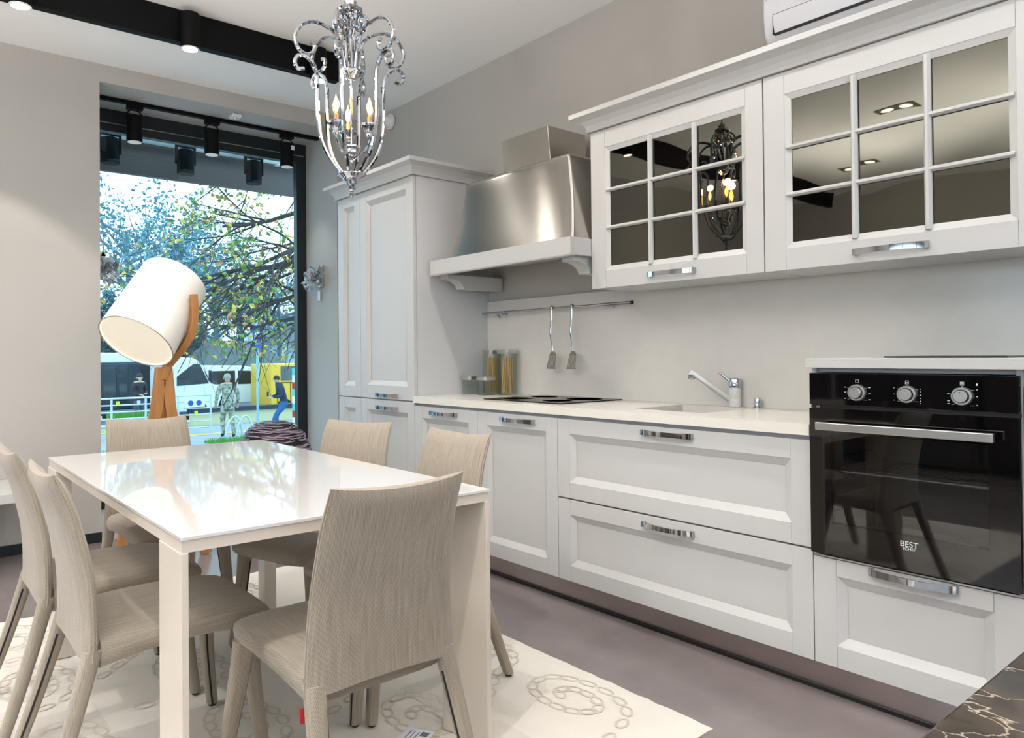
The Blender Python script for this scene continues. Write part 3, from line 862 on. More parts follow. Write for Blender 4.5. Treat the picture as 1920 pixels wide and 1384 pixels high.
text_obj('logo', 'BEST', .0235, 'white_print', od, (-.893, 2.4375, .574), (PI / 2, 0, 0))
text_obj('logo', 'SCHEF', .0125, 'white_print', od, (-.893, 2.4375, .5605), (PI / 2, 0, 0))

# second hob on the raised worktop and the induction hob
tag(MB().box(-1.02, 2.60, 1.1365, -.685, 3.0, 1.1415).build('ceramic_hob', 'hob_glass', bevel=.001), 'flat dark hob lying on the white board above the oven', 'hob')
hb = thing('induction_hob', 'flat black induction hob set on the stone worktop', 'hob', (-2.72, 2.8, ZW))
MB().box(-2.995, 2.552, ZW + .0004, -2.43, 3.015, ZW + .006).build('glass_plate', 'hob_glass', hb, bevel=.0015)
m = MB()
for (x, y, r) in ((-2.86, 2.68, .085), (-2.86, 2.88, .075), (-2.57, 2.68, .075), (-2.57, 2.88, .095)):
    m.lathe([(r, 0), (r, .0003), (r - .0015, .0003), (r - .0015, 0)], (x, y, ZW + .0061), 32)
mat('hob_print', (44, 43, 42), .3)
m.build('cooking_zone', 'hob_print', hb)

# ------------------------------------------------------------------ air conditioner
ac = thing('air_conditioner', 'white wall-mounted air conditioner above the glazed cabinets', 'air conditioner', (-1.12, 2.95, 2.4))
pf = [(YB - .003, 2.385), (2.92, 2.385), (2.868, 2.402), (2.838, 2.44), (2.828, 2.50), (2.826, 2.60), (2.835, 2.68), (2.86, 2.70), (YB - .003, 2.70)]
lo = []
for x, s in ((-1.552, .86), (-1.548, .95), (-1.538, 1.0), (-.70, 1.0), (-.69, .95), (-.686, .86)):
    lo.append([(x, YB - .003 + (y - YB + .003) * s if True else y, 2.55 + (z - 2.55) * (s * .5 + .5)) for y, z in pf])
m = MB(); m.loft(lo); m.build('casing', 'ac_plastic', ac, smooth=True)
m = MB()
m.prism([(2.8395, 2.4420), (2.8300, 2.478), (2.8275, 2.512), (2.8225, 2.512), (2.8250, 2.476), (2.8345, 2.4425)], lambda u, v, w_: (w_, u, v), -1.50, -.735)
m.build('air_vane', 'ac_plastic', ac, smooth=True)
m = MB(); m.box(-1.50, 2.832, 2.4335, -.735, 2.842, 2.4415); m.box(-1.50, 2.8235, 2.5125, -.735, 2.8285, 2.5145); m.box(-1.503, 2.826, 2.436, -1.5, 2.836, 2.514); m.build('vane_gap', 'glide', ac)
m = MB()
for z in (2.585,): m.box(-1.53, 2.8245, z, -.71, 2.8275, z + .0012)
m.build('front_groove', 'gap_dark', ac)
# ------------------------------------------------------------------ rug with a chain motif
RX0, RX1, RY0, RY1 = -3.735, -1.29, -.75, 2.015
rug = thing('area_rug', 'cream patchwork rug with pale chain loops under the dining table', 'rug', (-2.5, .6, 0))
rnd = random.Random(3)
rm = MB()
NX, NY = 60, 66
vs = []
for j in range(NY + 1):
    for i in range(NX + 1):
        x = RX0 + (RX1 - RX0) * i / NX; y = RY0 + (RY1 - RY0) * j / NY
        e = (i in (0, NX)) or (j in (0, NY))
        if i in (0, NX): x += rnd.uniform(-.004, .004)
        if j in (0, NY): y += rnd.uniform(-.004, .004)
        vs.append((x, y, .001 if e else .0065 + rnd.uniform(-.0005, .0005)))
rm.add(vs, [(j * (NX + 1) + i, j * (NX + 1) + i + 1, (j + 1) * (NX + 1) + i + 1, (j + 1) * (NX + 1) + i) for j in range(NY) for i in range(NX)])
rm.build('rug_body', 'rug_pile', rug, smooth=True)
def link_ring(mb, cx, cy, ang, L, Wd, wd):
    ca, sa = math.cos(ang), math.sin(ang); n = 12; lo = []
    for k in range(n):
        a = 2 * PI * k / n
        for s in (-.5, .5):
            u, v = (L / 2 + s * wd) * math.cos(a), (Wd / 2 + s * wd) * math.sin(a)
            lo.append((cx + u * ca - v * sa, cy + u * sa + v * ca, .0080 + .00004 * (len(mb.f) // 12 % 5)))
    mb.add(lo, [(2 * k, 2 * k + 1, (2 * k + 3) % (2 * n), (2 * k + 2) % (2 * n)) for k in range(n)])
def chain(mb, pts, L=.062, Wd=.034):
    pts = bez(pts, 60); acc = 0; last = pts[0]
    for p in pts[1:]:
        d = (p - last)
        if d.length >= L * .74:
            m_ = (p + last) / 2
            if RX0 + .04 < m_.x < RX1 - .04 and RY0 + .04 < m_.y < RY1 - .04:
                link_ring(mb, m_.x, m_.y, math.atan2(d.y, d.x), L, Wd, .0085)
            last = p
cm = MB()
for gx in range(5):
    for gy in range(6):
        ox, oy = RX0 + .28 + gx * .52 + (gy % 2) * .2, RY0 + .22 + gy * .47
        th = rnd.uniform(-.5, .5) + (0.5 if gx % 2 else 0)
        R_ = .17
        P = []
        for k in range(26):      # paisley: teardrop that winds into a spiral
            a = k / 25 * 3.3 * PI
            rr = R_ * (1 - k / 25 * .78)
            P.append((ox + rr * 1.25 * math.cos(a + th), oy + rr * .8 * math.sin(a + th), 0))
        P = [(ox + .42 * math.cos(th + .5), oy - .30 * math.cos(th), 0), (ox + .3 * math.cos(th + .2), oy - .16, 0)] + P
        chain(cm, P)
cm.build('chain_motif', 'rug_chain', rug, fixn=False, kind='stuff')
pm = MB(); pm.cur = 0
mat('rug_patch', (213, 207, 199), 0.95, bump=(420, 0.35, 0.003))
for k in range(34):
    x, y = rnd.uniform(RX0 + .1, RX1 - .35), rnd.uniform(RY0 + .1, RY1 - .3)
    h_ = .0072 + k * .00002
    pm.add([(x, y, h_), (x + .22, y, h_), (x + .22, y + .2, h_), (x, y + .2, h_)], [(0, 1, 2, 3)])
pm.build('woven_patches', 'rug_patch', rug, fixn=False, kind='stuff')

# ------------------------------------------------------------------ dining table
TX0, TX1, TY0, TY1, TZ = -3.285, -1.628, .512, 1.408, .763
tb = thing('dining_table', 'white glass-topped dining table with pale metal panel legs', 'table', (-2.457, .96, .007))
MB().box(TX0, TY0, TZ - .010, TX1, TY1, TZ).build('glass_top', 'white_glass', tb, bevel=.002)
ap = MB()
ap.box(TX0 + .004, TY0 + .003, TZ - .037, TX1 - .004, TY0 + .022, TZ - .0105); ap.box(TX0 + .004, TY1 - .022, TZ - .037, TX1 - .004, TY1 - .003, TZ - .0105)
ap.box(TX0 + .004, TY0 + .022, TZ - .037, TX0 + .022, TY1 - .022, TZ - .0105); ap.box(TX1 - .022, TY0 + .022, TZ - .037, TX1 - .004, TY1 - .022, TZ - .0105)
ap.build('apron', 'table_metal', tb)
for sx, xe in ((1, TX0), (-1, TX1)):
    for sy, ye in ((1, TY0), (-1, TY1)):
        poly = [(0, 0), (.165, 0), (.165, .055), (0, .016)]
        MB().prism(poly, lambda u, v, w_: (xe + sx * u, ye + sy * v, w_), .0095, TZ - .0375).build('leg', 'table_metal', tb, bevel=.0015)

# ------------------------------------------------------------------ upholstered chairs
def interp(tab, q):
    for (a, va), (b, vb) in zip(tab, tab[1:]):
        if q <= b:
            t = (q - a) / (b - a); t = max(0, min(1, t))
            return va + (vb - va) * t
    return tab[-1][1]
BACK = [(.34, -.178), (.44, -.172), (.52, -.175), (.60, -.183), (.67, -.198), (.76, -.222), (.82, -.246), (.88, -.275)]
def make_chair(tagged=False, ff=.25):
    root = thing('dining_chair', '', 'chair', (0, 0, 0))
    # backrest: closed pillow-like shell
    NU, NT = 16, 18; th0 = .046
    def bp(u, t, side):
        hw = .207 + (.180 - .207) * t
        z = .400 + t * (.872 - .400) - .013 * (1 - u * u) * t ** 6 + .010 * (1 - u * u) * (1 - t) ** 8
        y = interp(BACK, z) + .016 * u * u * t
        edge = (1 - abs(u) ** 7) ** .5
        top = (1 - max(0, (t - .9) / .1) ** 3) ** .5
        k = th0 * max(.30, edge) * max(.34, top)
        fwd = Vector((0, 1, .25 if z > .6 else .05)).normalized()
        c = Vector((u * hw, y - th0 * .5, z))
        return c + fwd * (k * .5 * side)
    m = MB()
    ring = []
    us = [math.sin((i / NU - .5) * PI) * .5 + (i / NU - .5) for i in range(NU + 1)]
    lo = []
    for j in range(NT + 1):
        t = j / NT
        l = [bp(u, t, 1) for u in us] + [bp(u, t, -1) for u in reversed(us)]
        lo.append(l)
    m.cloth(lo)
    back = m.build('backrest', 'woven_fabric', root, smooth=True, local=True)
    for s in (-1, 1):
        pts = [bp(s, j / 14, 0) + Vector((s * .0008, 0, 0)) for j in range(15)]
        MB().tube(pts, .0028, 6).build('side_seam', 'woven_fabric', back, smooth=True, local=True)
    # seat: rounded slab
    lo = []; N = 24
    ys = [-.176, -.172, -.15, -.08, .0, .10, .19, .245, .272, .284, .287]
    for y in ys:
        f = (y + .176) / .463
        hw = .203 + .014 * math.sin(f * PI) - .010 * f
        zt = .457 + .006 * math.sin(f * PI) - .016 * max(0, (f - .75) / .25) ** 2
        zb = .366 + .024 * math.sin(min(1, f * 1.15) * PI) + .010 * f
        if y > .24:
            q = (y - .24) / .047; sh = math.sqrt(max(0, 1 - q * q)); mid = .415
            zt = mid + (zt - mid) * (.25 + .75 * sh); zb = mid + (zb - mid) * (.25 + .75 * sh); hw -= .022 * (1 - sh)
        l = []
        for k in range(N):
            a = 2 * PI * k / N - PI / 2
            ca, sa = math.cos(a), math.sin(a)
            e = .38
            x = hw * math.copysign(abs(ca) ** e, ca)
            z = (zt + zb) / 2 + (zt - zb) / 2 * math.copysign(abs(sa) ** (e + .14), sa)
            l.append((x, y, z))
        lo.append(l)
    m = MB(); m.cloth(lo); m.build('seat', 'woven_fabric', root, smooth=True, local=True)
    # legs
    def leg(p0, p1, w0, w1, sgn, tagit=False):
        lo = []; axis = []
        for i in range(8):
            t = i / 7
            c = Vector(p0).lerp(Vector(p1), t) + Vector((0, .010 * math.sin(t * PI) * (1 if p1[1] < 0 else -1) * .5, 0))
            w = w0 + (w1 - w0) * t ** .8
            lo.append([(c.x + px, c.y + py, c.z) for px, py in rrect(0, 0, w, w * .92, w * .34, 3)])
            axis.append((c, w))
        m = MB(); m.cloth(lo)
        o = m.build('leg', 'woven_fabric', root, smooth=True, local=True)
        z = MB(); z.tube([Vector((c.x - sgn * (w * .5 - .0005), c.y - w * .12, c.z)) for c, w in axis[1:]], .0032, 6)
        z.build('zip', 'zip_black', o, smooth=True, local=True)
        g = MB(); c, w = axis[-1]; g.lathe([(w * .34, -.008), (w * .38, -.001), (w * .38, .002)], (c.x, c.y, c.z), 12); g.build('glide', 'glide', o, smooth=True, local=True)
        if tagit:
            MB().box(-.217, -.194, .345, -.206, -.191, .378).build('fabric_label', 'red_label', o, local=True)
    for s in (-1, 1):
        leg((s * .178, .215, .40), (s * .212, ff, .017), .058, .036, s)
        leg((s * .181, -.192, .425), (s * .214, -.322, .017), .050, .036, s, tagged and s == -1)
    return root
CH = 'upholstered chairs around the dining table'
def place(c, x, y, deg, label, sc=1.0):
    c.location = (x, y, 0); c.rotation_euler = (0, 0, math.radians(deg)); c['label'] = label; c['category'] = 'chair'; c['group'] = CH
    c.scale = (sc, 1, 1)
# chair faces local +y
near = make_chair(True, .305)
place(near, -1.676, .94, 90, 'beige fabric chair at the near table end with its back to the camera')
ch = make_chair()
place(ch, -2.185, .602, 0, 'beige fabric chair on the left side of the table, nearest the camera')
c = copy_tree(ch); place(c, -2.72, .585, 0, 'beige fabric chair on the left side cut by the picture edge')
c = copy_tree(ch); place(c, -2.160, 1.442, 180, 'beige fabric chair on the kitchen side, closer to the table corner')
c = copy_tree(ch); place(c, -2.70, 1.395, 199, 'beige fabric chair turned slightly on the kitchen side towards the window')
c = copy_tree(ch); place(c, -3.355, .985, -90, 'beige fabric chair at the far table end in front of the lamp')

# care card on the rug
cd = thing('paper_card', 'small printed paper card lying on the rug behind the near chair', 'card', (-1.80, 1.24, .009))
ca = MB(); ca.box(-.07, -.045, 0, .07, .045, .0008); ca.build('sheet', 'card', cd, local=True)
lm = MB()
for k in range(5): lm.box(-.01 if k < 2 else -.05, .026 - k * .013, .0009, .06, .029 - k * .013, .0012)
lm.box(-.055, .01, .0009, -.03, .034, .0012)
lm.build('printed_lines', 'card_ink', cd, local=True, kind='stuff')
cd.rotation_euler = (0, 0, math.radians(-62))

# ------------------------------------------------------------------ marble island corner
isl = thing('marble_island', 'black veined marble island top at the bottom right corner', 'island', (.35, 1.05, 0))
MB().box(-.250, .38, .80, .95, 1.75, .83).build('marble_top', 'black_marble', isl, bevel=.003)
MB().box(-.10, .50, .08, .85, 1.6, .799).build('island_body', 'white_side', isl)
MB().box(-.06, .55, 0, .80, 1.55, .08).build('island_plinth', 'plinth_steel', isl)

# ------------------------------------------------------------------ wall console at the left edge
cs = thing('wall_bench', 'low white bench against the window wall at the left picture edge', 'bench', (-4.7, -.2, 0))
MB().box(-4.965, -1.2, .40, -4.41, .62, .45).build('top', 'white_lacquer', cs, bevel=.002)
for y in (-1.15, .0):
    MB().box(-4.945, y, .002, -4.88, y + .06, .399).build('leg', 'white_lacquer', cs)

# ------------------------------------------------------------------ floor lamp
LX, LY = -4.30, 1.25
fl = thing('floor_lamp', 'oversized floor lamp with a tilted white drum shade on bent oak legs', 'lamp', (LX, LY, 0))
ax = Vector((.357, -.557, -.781)).normalized()          # opening looks down to the left
c0 = Vector((LX - .02, 1.222, 1.425)); Ls, Rs = .475, .210
def drum(r0, r1):
    n = 48; lo = []
    q = Vector((0, 0, 1)).rotation_difference(ax)
    e0, e1 = q @ Vector((1, 0, 0)), q @ Vector((0, 1, 0))
    for s, r in ((-Ls / 2, r0 * .93), (Ls / 2, r1)):
        lo.append([c0 + ax * s + e0 * (r * math.cos(2 * PI * k / n)) + e1 * (r * math.sin(2 * PI * k / n)) for k in range(n)])
    return lo
m = MB(); o_, i_ = drum(Rs, Rs), drum(Rs - .005, Rs - .005)
m.loft([i_[1], o_[1], o_[0], i_[0]], True, False)
sh = m.build('shade', 'shade_fabric', fl, smooth=True)
m = MB(); i2 = drum(Rs - .006, Rs - .006)
m.loft([i2[0], i2[1]], True, False); m.build('shade_lining', 'shade_inner', sh, smooth=True)
m = MB(); m.tube([p for p in o_[1]] + [o_[1][0]], .0028, 6); m.build('shade_rim', 'satin_steel', sh, smooth=True)
# diffuser disc just inside the opening and a closed back
n = 48; q = Vector((0, 0, 1)).rotation_difference(ax); e0, e1 = q @ Vector((1, 0, 0)), q @ Vector((0, 1, 0))
m = MB()
cc = c0 + ax * (Ls / 2 - .012)
m.loft([[cc + ax * s + e0 * ((Rs - .008) * math.cos(2 * PI * k / n)) + e1 * ((Rs - .008) * math.sin(2 * PI * k / n)) for k in range(n)] for s in (0, .003)])
m.build('diffuser', 'shade_inner', sh)
m = MB(); cc = c0 - ax * (Ls / 2 - .004)
m.loft([[cc + ax * s + e0 * ((Rs * .93 - .006) * math.cos(2 * PI * k / n)) + e1 * ((Rs * .93 - .006) * math.sin(2 * PI * k / n)) for k in range(n)] for s in (0, .003)])
m.build('shade_cap', 'shade_fabric', sh)
# bent oak yoke on the right of the shade, running down into two splayed legs
def ribbon(pts, w, t, name):
    pts = bez(pts, 40); lo = []
    for i, p in enumerate(pts):
        d = (pts[min(i + 1, len(pts) - 1)] - pts[max(i - 1, 0)]).normalized()
        side = Vector((1, 0, 0)) - d * d.x; side.normalize(); nn = d.cross(side)
        lo.append([p + side * (w / 2) + nn * (t / 2), p - side * (w / 2) + nn * (t / 2), p - side * (w / 2) - nn * (t / 2), p + side * (w / 2) - nn * (t / 2)])
    m = MB(); m.loft(lo); return m.build(name, 'oak', fl, bevel=.003)
ribbon([(-4.16, 1.383, 1.514), (-4.16, 1.388, 1.429), (-4.17, 1.388, 1.354), (-4.19, 1.373, 1.278), (-4.22, 1.34, 1.208), (-4.26, 1.305, 1.151), (-4.29, 1.272, 1.096), (-4.30, 1.255, 1.03)], .05, .038, 'yoke')
MB().lathe([(.014, 0), (.014, .05), (.001, .05)], (-4.19, 1.345, 1.49), 14, axis=(.3, .95, .1)).build('pivot', 'satin_steel', fl, smooth=True)
ribbon([(LX, 1.272, 1.10), (LX, 1.285, .98), (LX + .0, 1.305, .80), (LX + .02, 1.40, .35), (LX + .03, 1.49, .005)], .045, .060, 'leg')
ribbon([(LX, 1.245, 1.10), (LX, 1.232, .98), (LX - .0, 1.205, .80), (LX - .02, 1.10, .35), (LX - .03, 1.01, .005)], .045, .060, 'leg')
ribbon([(LX, 1.258, 1.10), (LX - .03, 1.258, .8), (LX - .14, 1.26, .35), (LX - .24, 1.26, .005)], .05, .03, 'leg')
l = bpy.data.lights.new('lamp', 'POINT'); l.energy = E_SHADE; l.color = NEUTRAL; l.shadow_soft_size = .05
o = bpy.data.objects.new('lamp', l); COL.objects.link(o); o.parent = fl; o.location = c0 + ax * .05 - Vector(fl.location)

# ------------------------------------------------------------------ twig vase in front of the window
vz = thing('twig_vase', 'rounded vase woven from thin purple-brown twigs by the window', 'vase', (-4.42, 1.985, 0))
VP = [(.12, 0), (.19, .12), (.235, .30), (.245, .45), (.225, .57), (.18, .66), (.12, .715), (.07, .735), (.001, .735)]
MB().lathe(VP, (-4.42, 1.985, .002), 32).build('core', 'glide', vz, smooth=True)
m = MB(); rnd = random.Random(11)
for k in range(520):
    z = rnd.uniform(.02, .73); a0 = rnd.uniform(0, 2 * PI); da = rnd.uniform(.5, 1.1) * (.2 / max(.1, interp([(z_, r_) for r_, z_ in VP], z)))
    dz = rnd.uniform(-.03, .03); pts = []
    for i in range(6):
        zz_ = max(.01, min(.735, z + dz * i / 5 + rnd.uniform(-.003, .003))); r = interp([(z_, r_) for r_, z_ in VP], zz_) + rnd.uniform(.002, .014)
        a = a0 + da * i / 5; pts.append((-4.42 + r * math.cos(a), 1.985 + r * math.sin(a), zz_ + .002))
    m.tube(pts, rnd.uniform(.0028, .0042), 4)
m.build('twigs', 'twig', vz, smooth=True, fixn=False, kind='stuff')
# ------------------------------------------------------------------ chandelier
KX, KY = -2.441, 1.423
S = .00206                                   # metres per unit of the drawing below
def cz(y): return 1.769 + (370 - y) * S      # drawing rows run downwards, tip at row 370
ch_ = thing('chandelier', 'chrome scrollwork chandelier with lit candle bulbs over the table', 'chandelier', (KX, KY, 1.769))
def ring_at(a, r, y): return (KX + math.cos(a) * r * S, KY + math.sin(a) * r * S, cz(y))
def scroll(name, prof, a, rad, n=44, flat=.75):
    pts = bez([ring_at(a, r, y) for r, y in prof], n)
    MB().tube(pts, rad, 7).build(name, 'chrome', ch_, smooth=True)
A0 = math.radians(75.7)
LOW = [(11, 334), (24, 322), (44, 296), (57, 266), (63, 232), (64, 190), (64, 155), (70, 132), (84, 118), (98, 118), (105, 130), (100, 142), (88, 141)]
UPP = [(10, 132), (13, 112), (18, 92), (28, 70), (46, 56), (71, 51), (92, 60), (105, 84), (98, 106), (83, 114), (71, 107), (69, 95), (77, 91)]
TOP = [(12, 72), (18, 66), (29, 54), (34, 42), (28, 31), (18, 31), (14, 42), (20, 51), (25, 45)]
for k in range(6):
    a = A0 + k * PI / 3
    scroll('lower_rib', LOW, a, .0080); scroll('upper_scroll', UPP, a, .0076); scroll('crown_scroll', TOP, a + PI / 6, .0058, 36)
for k in range(3):
    a = A0 + k * 2 * PI / 3 + .3
    MB().tube([ring_at(a, 7, 28), ring_at(a, 8, 80), ring_at(a, 9, 132)], .0055, 8).build('column_rod', 'chrome', ch_, smooth=True)
def turned(name, prof, flute=0, amp=0.0, n=36):
    lo = []
    for r, y in prof:
        lo.append([(KX + r * S * (1 + amp * (math.cos(flute * 2 * PI * j / n) if flute else 0)) * math.cos(2 * PI * j / n), KY + r * S * (1 + amp * (math.cos(flute * 2 * PI * j / n) if flute else 0)) * math.sin(2 * PI * j / n), cz(y)) for j in range(n)])
    m = MB(); m.loft(lo); return m.build(name, 'chrome', ch_, smooth=True)
turned('tip_finial', [(.5, 371), (4, 368), (5, 363), (3, 360), (7, 357), (8, 353), (5, 350), (11, 346), (12, 341), (8, 338)])
turned('tip_cup', [(8, 342), (15, 340), (17, 335), (20, 333), (27, 329), (27, 327), (12, 328), (8, 331)], 12, .05)
turned('mid_collar', [(6, 150), (9, 148), (13, 143), (21, 138), (21, 134), (15, 130), (9, 128)], 8, .08)
turned('stem', [(3, 150), (4, 164), (2.5, 166), (2.2, 282), (2, 283)])
turned('lower_hub', [(.6, 311), (3, 307), (4, 303), (3, 300), (6, 298), (13, 292), (15, 286), (13, 280), (17, 278), (17, 275), (5, 274)], 8, .03)
turned('top_cap', [(4, 32), (10, 30), (22, 22), (23, 17), (18, 13), (11, 10), (12, 4), (8, -1), (4, -5)], 10, .04)
turned('bead', [(2, 62), (7, 58), (8, 53), (6, 48), (2, 46)])
turned('ceiling_rod', [(2.4, -4), (2.4, -222)])
turned('ceiling_rose', [(4, -216), (26, -228), (29, -236.0), (2, -236.4)])
for k in range(3):
    a = math.radians(39.7) + k * 2 * PI / 3
    r = 36
    scroll('candle_arm', [(5, 282), (16, 290), (28, 282), (r, 262), (r, 248)], a, .0045, 24)
    c = ring_at(a, r, 240)
    m = MB(); n = 24; lo = []
    for q, h in ((4, -20), (7, -17), (6, -13), (12, -8), (16, 2), (16, 4), (8, 3), (5, 5)):
        lo.append([(c[0] + q * S * (1 + .08 * math.cos(8 * 2 * PI * j / n)) * math.cos(2 * PI * j / n), c[1] + q * S * (1 + .08 * math.cos(8 * 2 * PI * j / n)) * math.sin(2 * PI * j / n), c[2] + h * S) for j in range(n)])
    m.loft(lo); cup = m.build('candle_cup', 'chrome', ch_, smooth=True)
    MB().lathe([(.0085, 0), (.0085, .028), (.006, .030)], (c[0], c[1], c[2] + .009), 14).build('candle_sleeve', 'candle_sleeve', cup, smooth=True)
    MB().lathe([(.007, 0), (.0125, .014), (.014, .026), (.011, .044), (.006, .060), (.0015, .073)], (c[0], c[1], c[2] + .0395), 14).build('bulb', 'jar_glass', cup, smooth=True)
    MB().lathe([(.001, 0), (.0075, .010), (.0105, .026), (.0080, .042), (.001, .062)], (c[0], c[1], c[2] + .0445), 10).build('filament', 'bulb_glow', cup, smooth=True)
    l = bpy.data.lights.new('lamp', 'POINT'); l.energy = E_BULB; l.color = (1, .62, .28); l.shadow_soft_size = .02
    o = bpy.data.objects.new('lamp', l); COL.objects.link(o); o.parent = ch_; o.location = Vector((c[0], c[1], c[2] + .125)) - Vector(ch_.location)

# ------------------------------------------------------------------ utensil rail
RY, RZ = 2.985, 1.415
rl = thing('utensil_rail', 'thin chrome utensil rail on the stone splashback', 'rail', (-2.93, RY, RZ))
MB().tube([(-3.505, RY, RZ), (-2.345, RY, RZ)], .0065, 12).build('rod', 'chrome', rl, smooth=True)
MB().tube([(-2.56, RY, RZ), (-2.352, RY, RZ)], .0082, 12).build('sleeve', 'chrome', rl, smooth=True)
MB().tube([(-2.345, RY, RZ), (-2.334, RY, RZ)], .0085, 12).build('end_cap', 'glide', rl, smooth=True)
for x in (-3.33, -2.50):
    m = MB(); m.tube([(x, RY, RZ), (x, RY + .02, RZ - .004), (x, BY - .001, RZ - .004)], .006, 8); m.lathe([(.016, 0), (.016, .006)], (x, BY - .007, RZ - .004), 16, axis=(0, 1, 0))
    if x < -3: m.tube([(x - .02, RY - .008, RZ - .012), (x, RY - .012, RZ - .035), (x + .025, RY - .008, RZ - .012)], .006, 8)
    m.build('bracket', 'chrome', rl, smooth=True)
def turner(label, x):
    t = thing('slotted_turner', label, 'utensil', (x, RY - .01, 1.08), 0, 'turners on the rail')
    m = MB(); pts = bez([(x, RY + .010, RZ + .004), (x, RY + .002, RZ + .0125), (x, RY - .011, RZ + .006), (x, RY - .013, RZ - .06), (x - .002, RY - .020, RZ - .14), (x + .004, RY - .012, RZ - .21), (x + .008, RY - .010, RZ - .245)], 40)
    n_ = len(pts); m.tube(pts, [.0035 + .004 * math.sin(min(1, i / n_ * 1.3) * PI) for i in range(n_)], 8, .6)
    m.build('handle', 'chrome', t, smooth=True)
    b = MB(); yb = RY - .010; z0, z1 = RZ - .335, RZ - .262; xc = x + .004
    b.hexa([(xc - .024, yb, z1), (xc + .028, yb, z1), (xc + .028, yb + .002, z1), (xc - .024, yb + .002, z1), (xc - .006, yb, z1 + .020), (xc + .014, yb, z1 + .020), (xc + .014, yb + .002, z1 + .020), (xc - .006, yb + .002, z1 + .020)])
    for k in range(6):
        u0, u1 = k / 6 + .02, (k + 1) / 6 - .045
        a, c_ = xc - .024 + .052 * u0, xc - .024 + .052 * u1
        e, f_ = xc - .036 + .068 * u0, xc - .036 + .068 * u1
        b.hexa([(e, yb - .012, z0), (f_, yb - .012, z0), (f_, yb - .010, z0), (e, yb - .010, z0), (a, yb, z1 + .001), (c_, yb, z1 + .001), (c_, yb + .002, z1 + .001), (a, yb + .002, z1 + .001)])
    b.hexa([(xc - .036, yb - .0125, z0 - .006), (xc + .032, yb - .0125, z0 - .006), (xc + .032, yb - .0105, z0 - .006), (xc - .036, yb - .0105, z0 - .006), (xc - .036, yb - .012, z0), (xc + .032, yb - .012, z0), (xc + .032, yb - .010, z0), (xc - .036, yb - .010, z0)])
    b.build('slotted_blade', 'tool_steel', t)
turner('slotted steel turner hanging on the rail, nearer the storage jars', -2.893)
turner('slotted steel turner hanging on the rail, nearer the wall cabinet', -2.741)

# ------------------------------------------------------------------ storage jars
def jar(label, x, y, r, h, pasta=False, grp='glass storage jars with steel lids'):
    t = thing('storage_jar', label, 'jar', (x, y, ZW), 0, grp)
    z = ZW + .0006
    def lp(rr, zz_): return [(px, py, zz_) for px, py in rrect(x, y, rr * 2, rr * 2, rr * .55, 6)]
    lid_h = .022
    m = MB(); prof = [(r * .94, 0), (r, .006)]
    k = int(h / .012)
    for i in range(k): prof += [(r * .985, .008 + (h - .014) * i / k), (r, .008 + (h - .014) * (i + .5) / k)]
    prof.append((r * .98, h))
    m.loft([lp(a, z + b) for a, b in prof])
    m.build('glass_body', 'jar_glass', t, smooth=True)
    m = MB(); m.loft([lp(r * 1.01, z + h + .0005), lp(r * 1.03, z + h + .003), lp(r * 1.03, z + h + lid_h), lp(r * .98, z + h + lid_h + .002)]); m.build('lid', 'satin_steel', t, smooth=True)
    if pasta:
        rn = random.Random(int(x * 100)); m = MB()
        for i in range(46):
            a, d = rn.uniform(0, 6.28), r * .7 * math.sqrt(rn.random()); a2 = a + rn.uniform(-.6, .6); d2 = r * .7 * math.sqrt(rn.random())
            m.tube([(x + d * math.cos(a), y + d * math.sin(a), z + .010), (x + d2 * math.cos(a2), y + d2 * math.sin(a2), z + h * rn.uniform(.8, .93))], .0022, 5)
        m.build('spaghetti', 'pasta', t, kind='stuff')
jar('tall square glass jar of spaghetti behind the small jars', -3.395, 2.965, .048, .245, True)
jar('tall square glass jar of spaghetti next to the hob', -3.245, 2.955, .050, .245, True)
jar('small empty glass jar with steel lid against the tall cabinet', -3.445, 2.83, .044, .088)
jar('small empty glass jar with steel lid in front of the spaghetti jars', -3.315, 2.845, .047, .088)

# ------------------------------------------------------------------ tap and air switch
fx, fy = -1.79, 3.0
tp = thing('kitchen_tap', 'white and chrome single-lever tap behind the sink', 'tap', (fx, fy, ZW))
MB().lathe([(.024, 0), (.026, .003), (.026, .036), (.0255, .037), (.026, .038), (.026, .082), (.025, .083)], (fx, fy, ZW + .0005), 28).build('body', 'white_plastic', tp, smooth=True)
MB().lathe([(.0255, 0), (.0258, .003), (.0258, .038), (.022, .043), (.001, .043)], (fx, fy, ZW + .084), 28).build('cartridge_cap', 'chrome', tp, smooth=True)
MB().tube([(fx - .015, fy - .012, ZW + .112), (fx - .06, fy - .03, ZW + .155)], [.0065, .0055], 10).build('lever', 'chrome', tp, smooth=True)
MB().tube([(fx - .018, fy - .016, ZW + .033), (fx - .10, fy - .12, ZW + .128), (fx - .125, fy - .15, ZW + .155)], [.013, .011, .0115], 16).build('spout', 'white_plastic', tp, smooth=True)
MB().lathe([(.012, 0), (.0135, .004), (.0135, .02)], (fx - .122, fy - .15, ZW + .124), 16).build('aerator', 'chrome', tp, smooth=True)
sw = thing('air_switch', 'small chrome push button on the worktop beside the tap', 'switch', (-1.685, fy, ZW))
MB().lathe([(.018, 0), (.018, .004), (.0135, .006), (.0135, .04), (.012, .042), (.001, .042)], (-1.685, fy, ZW + .0005), 20).build('button', 'chrome', sw, smooth=True)
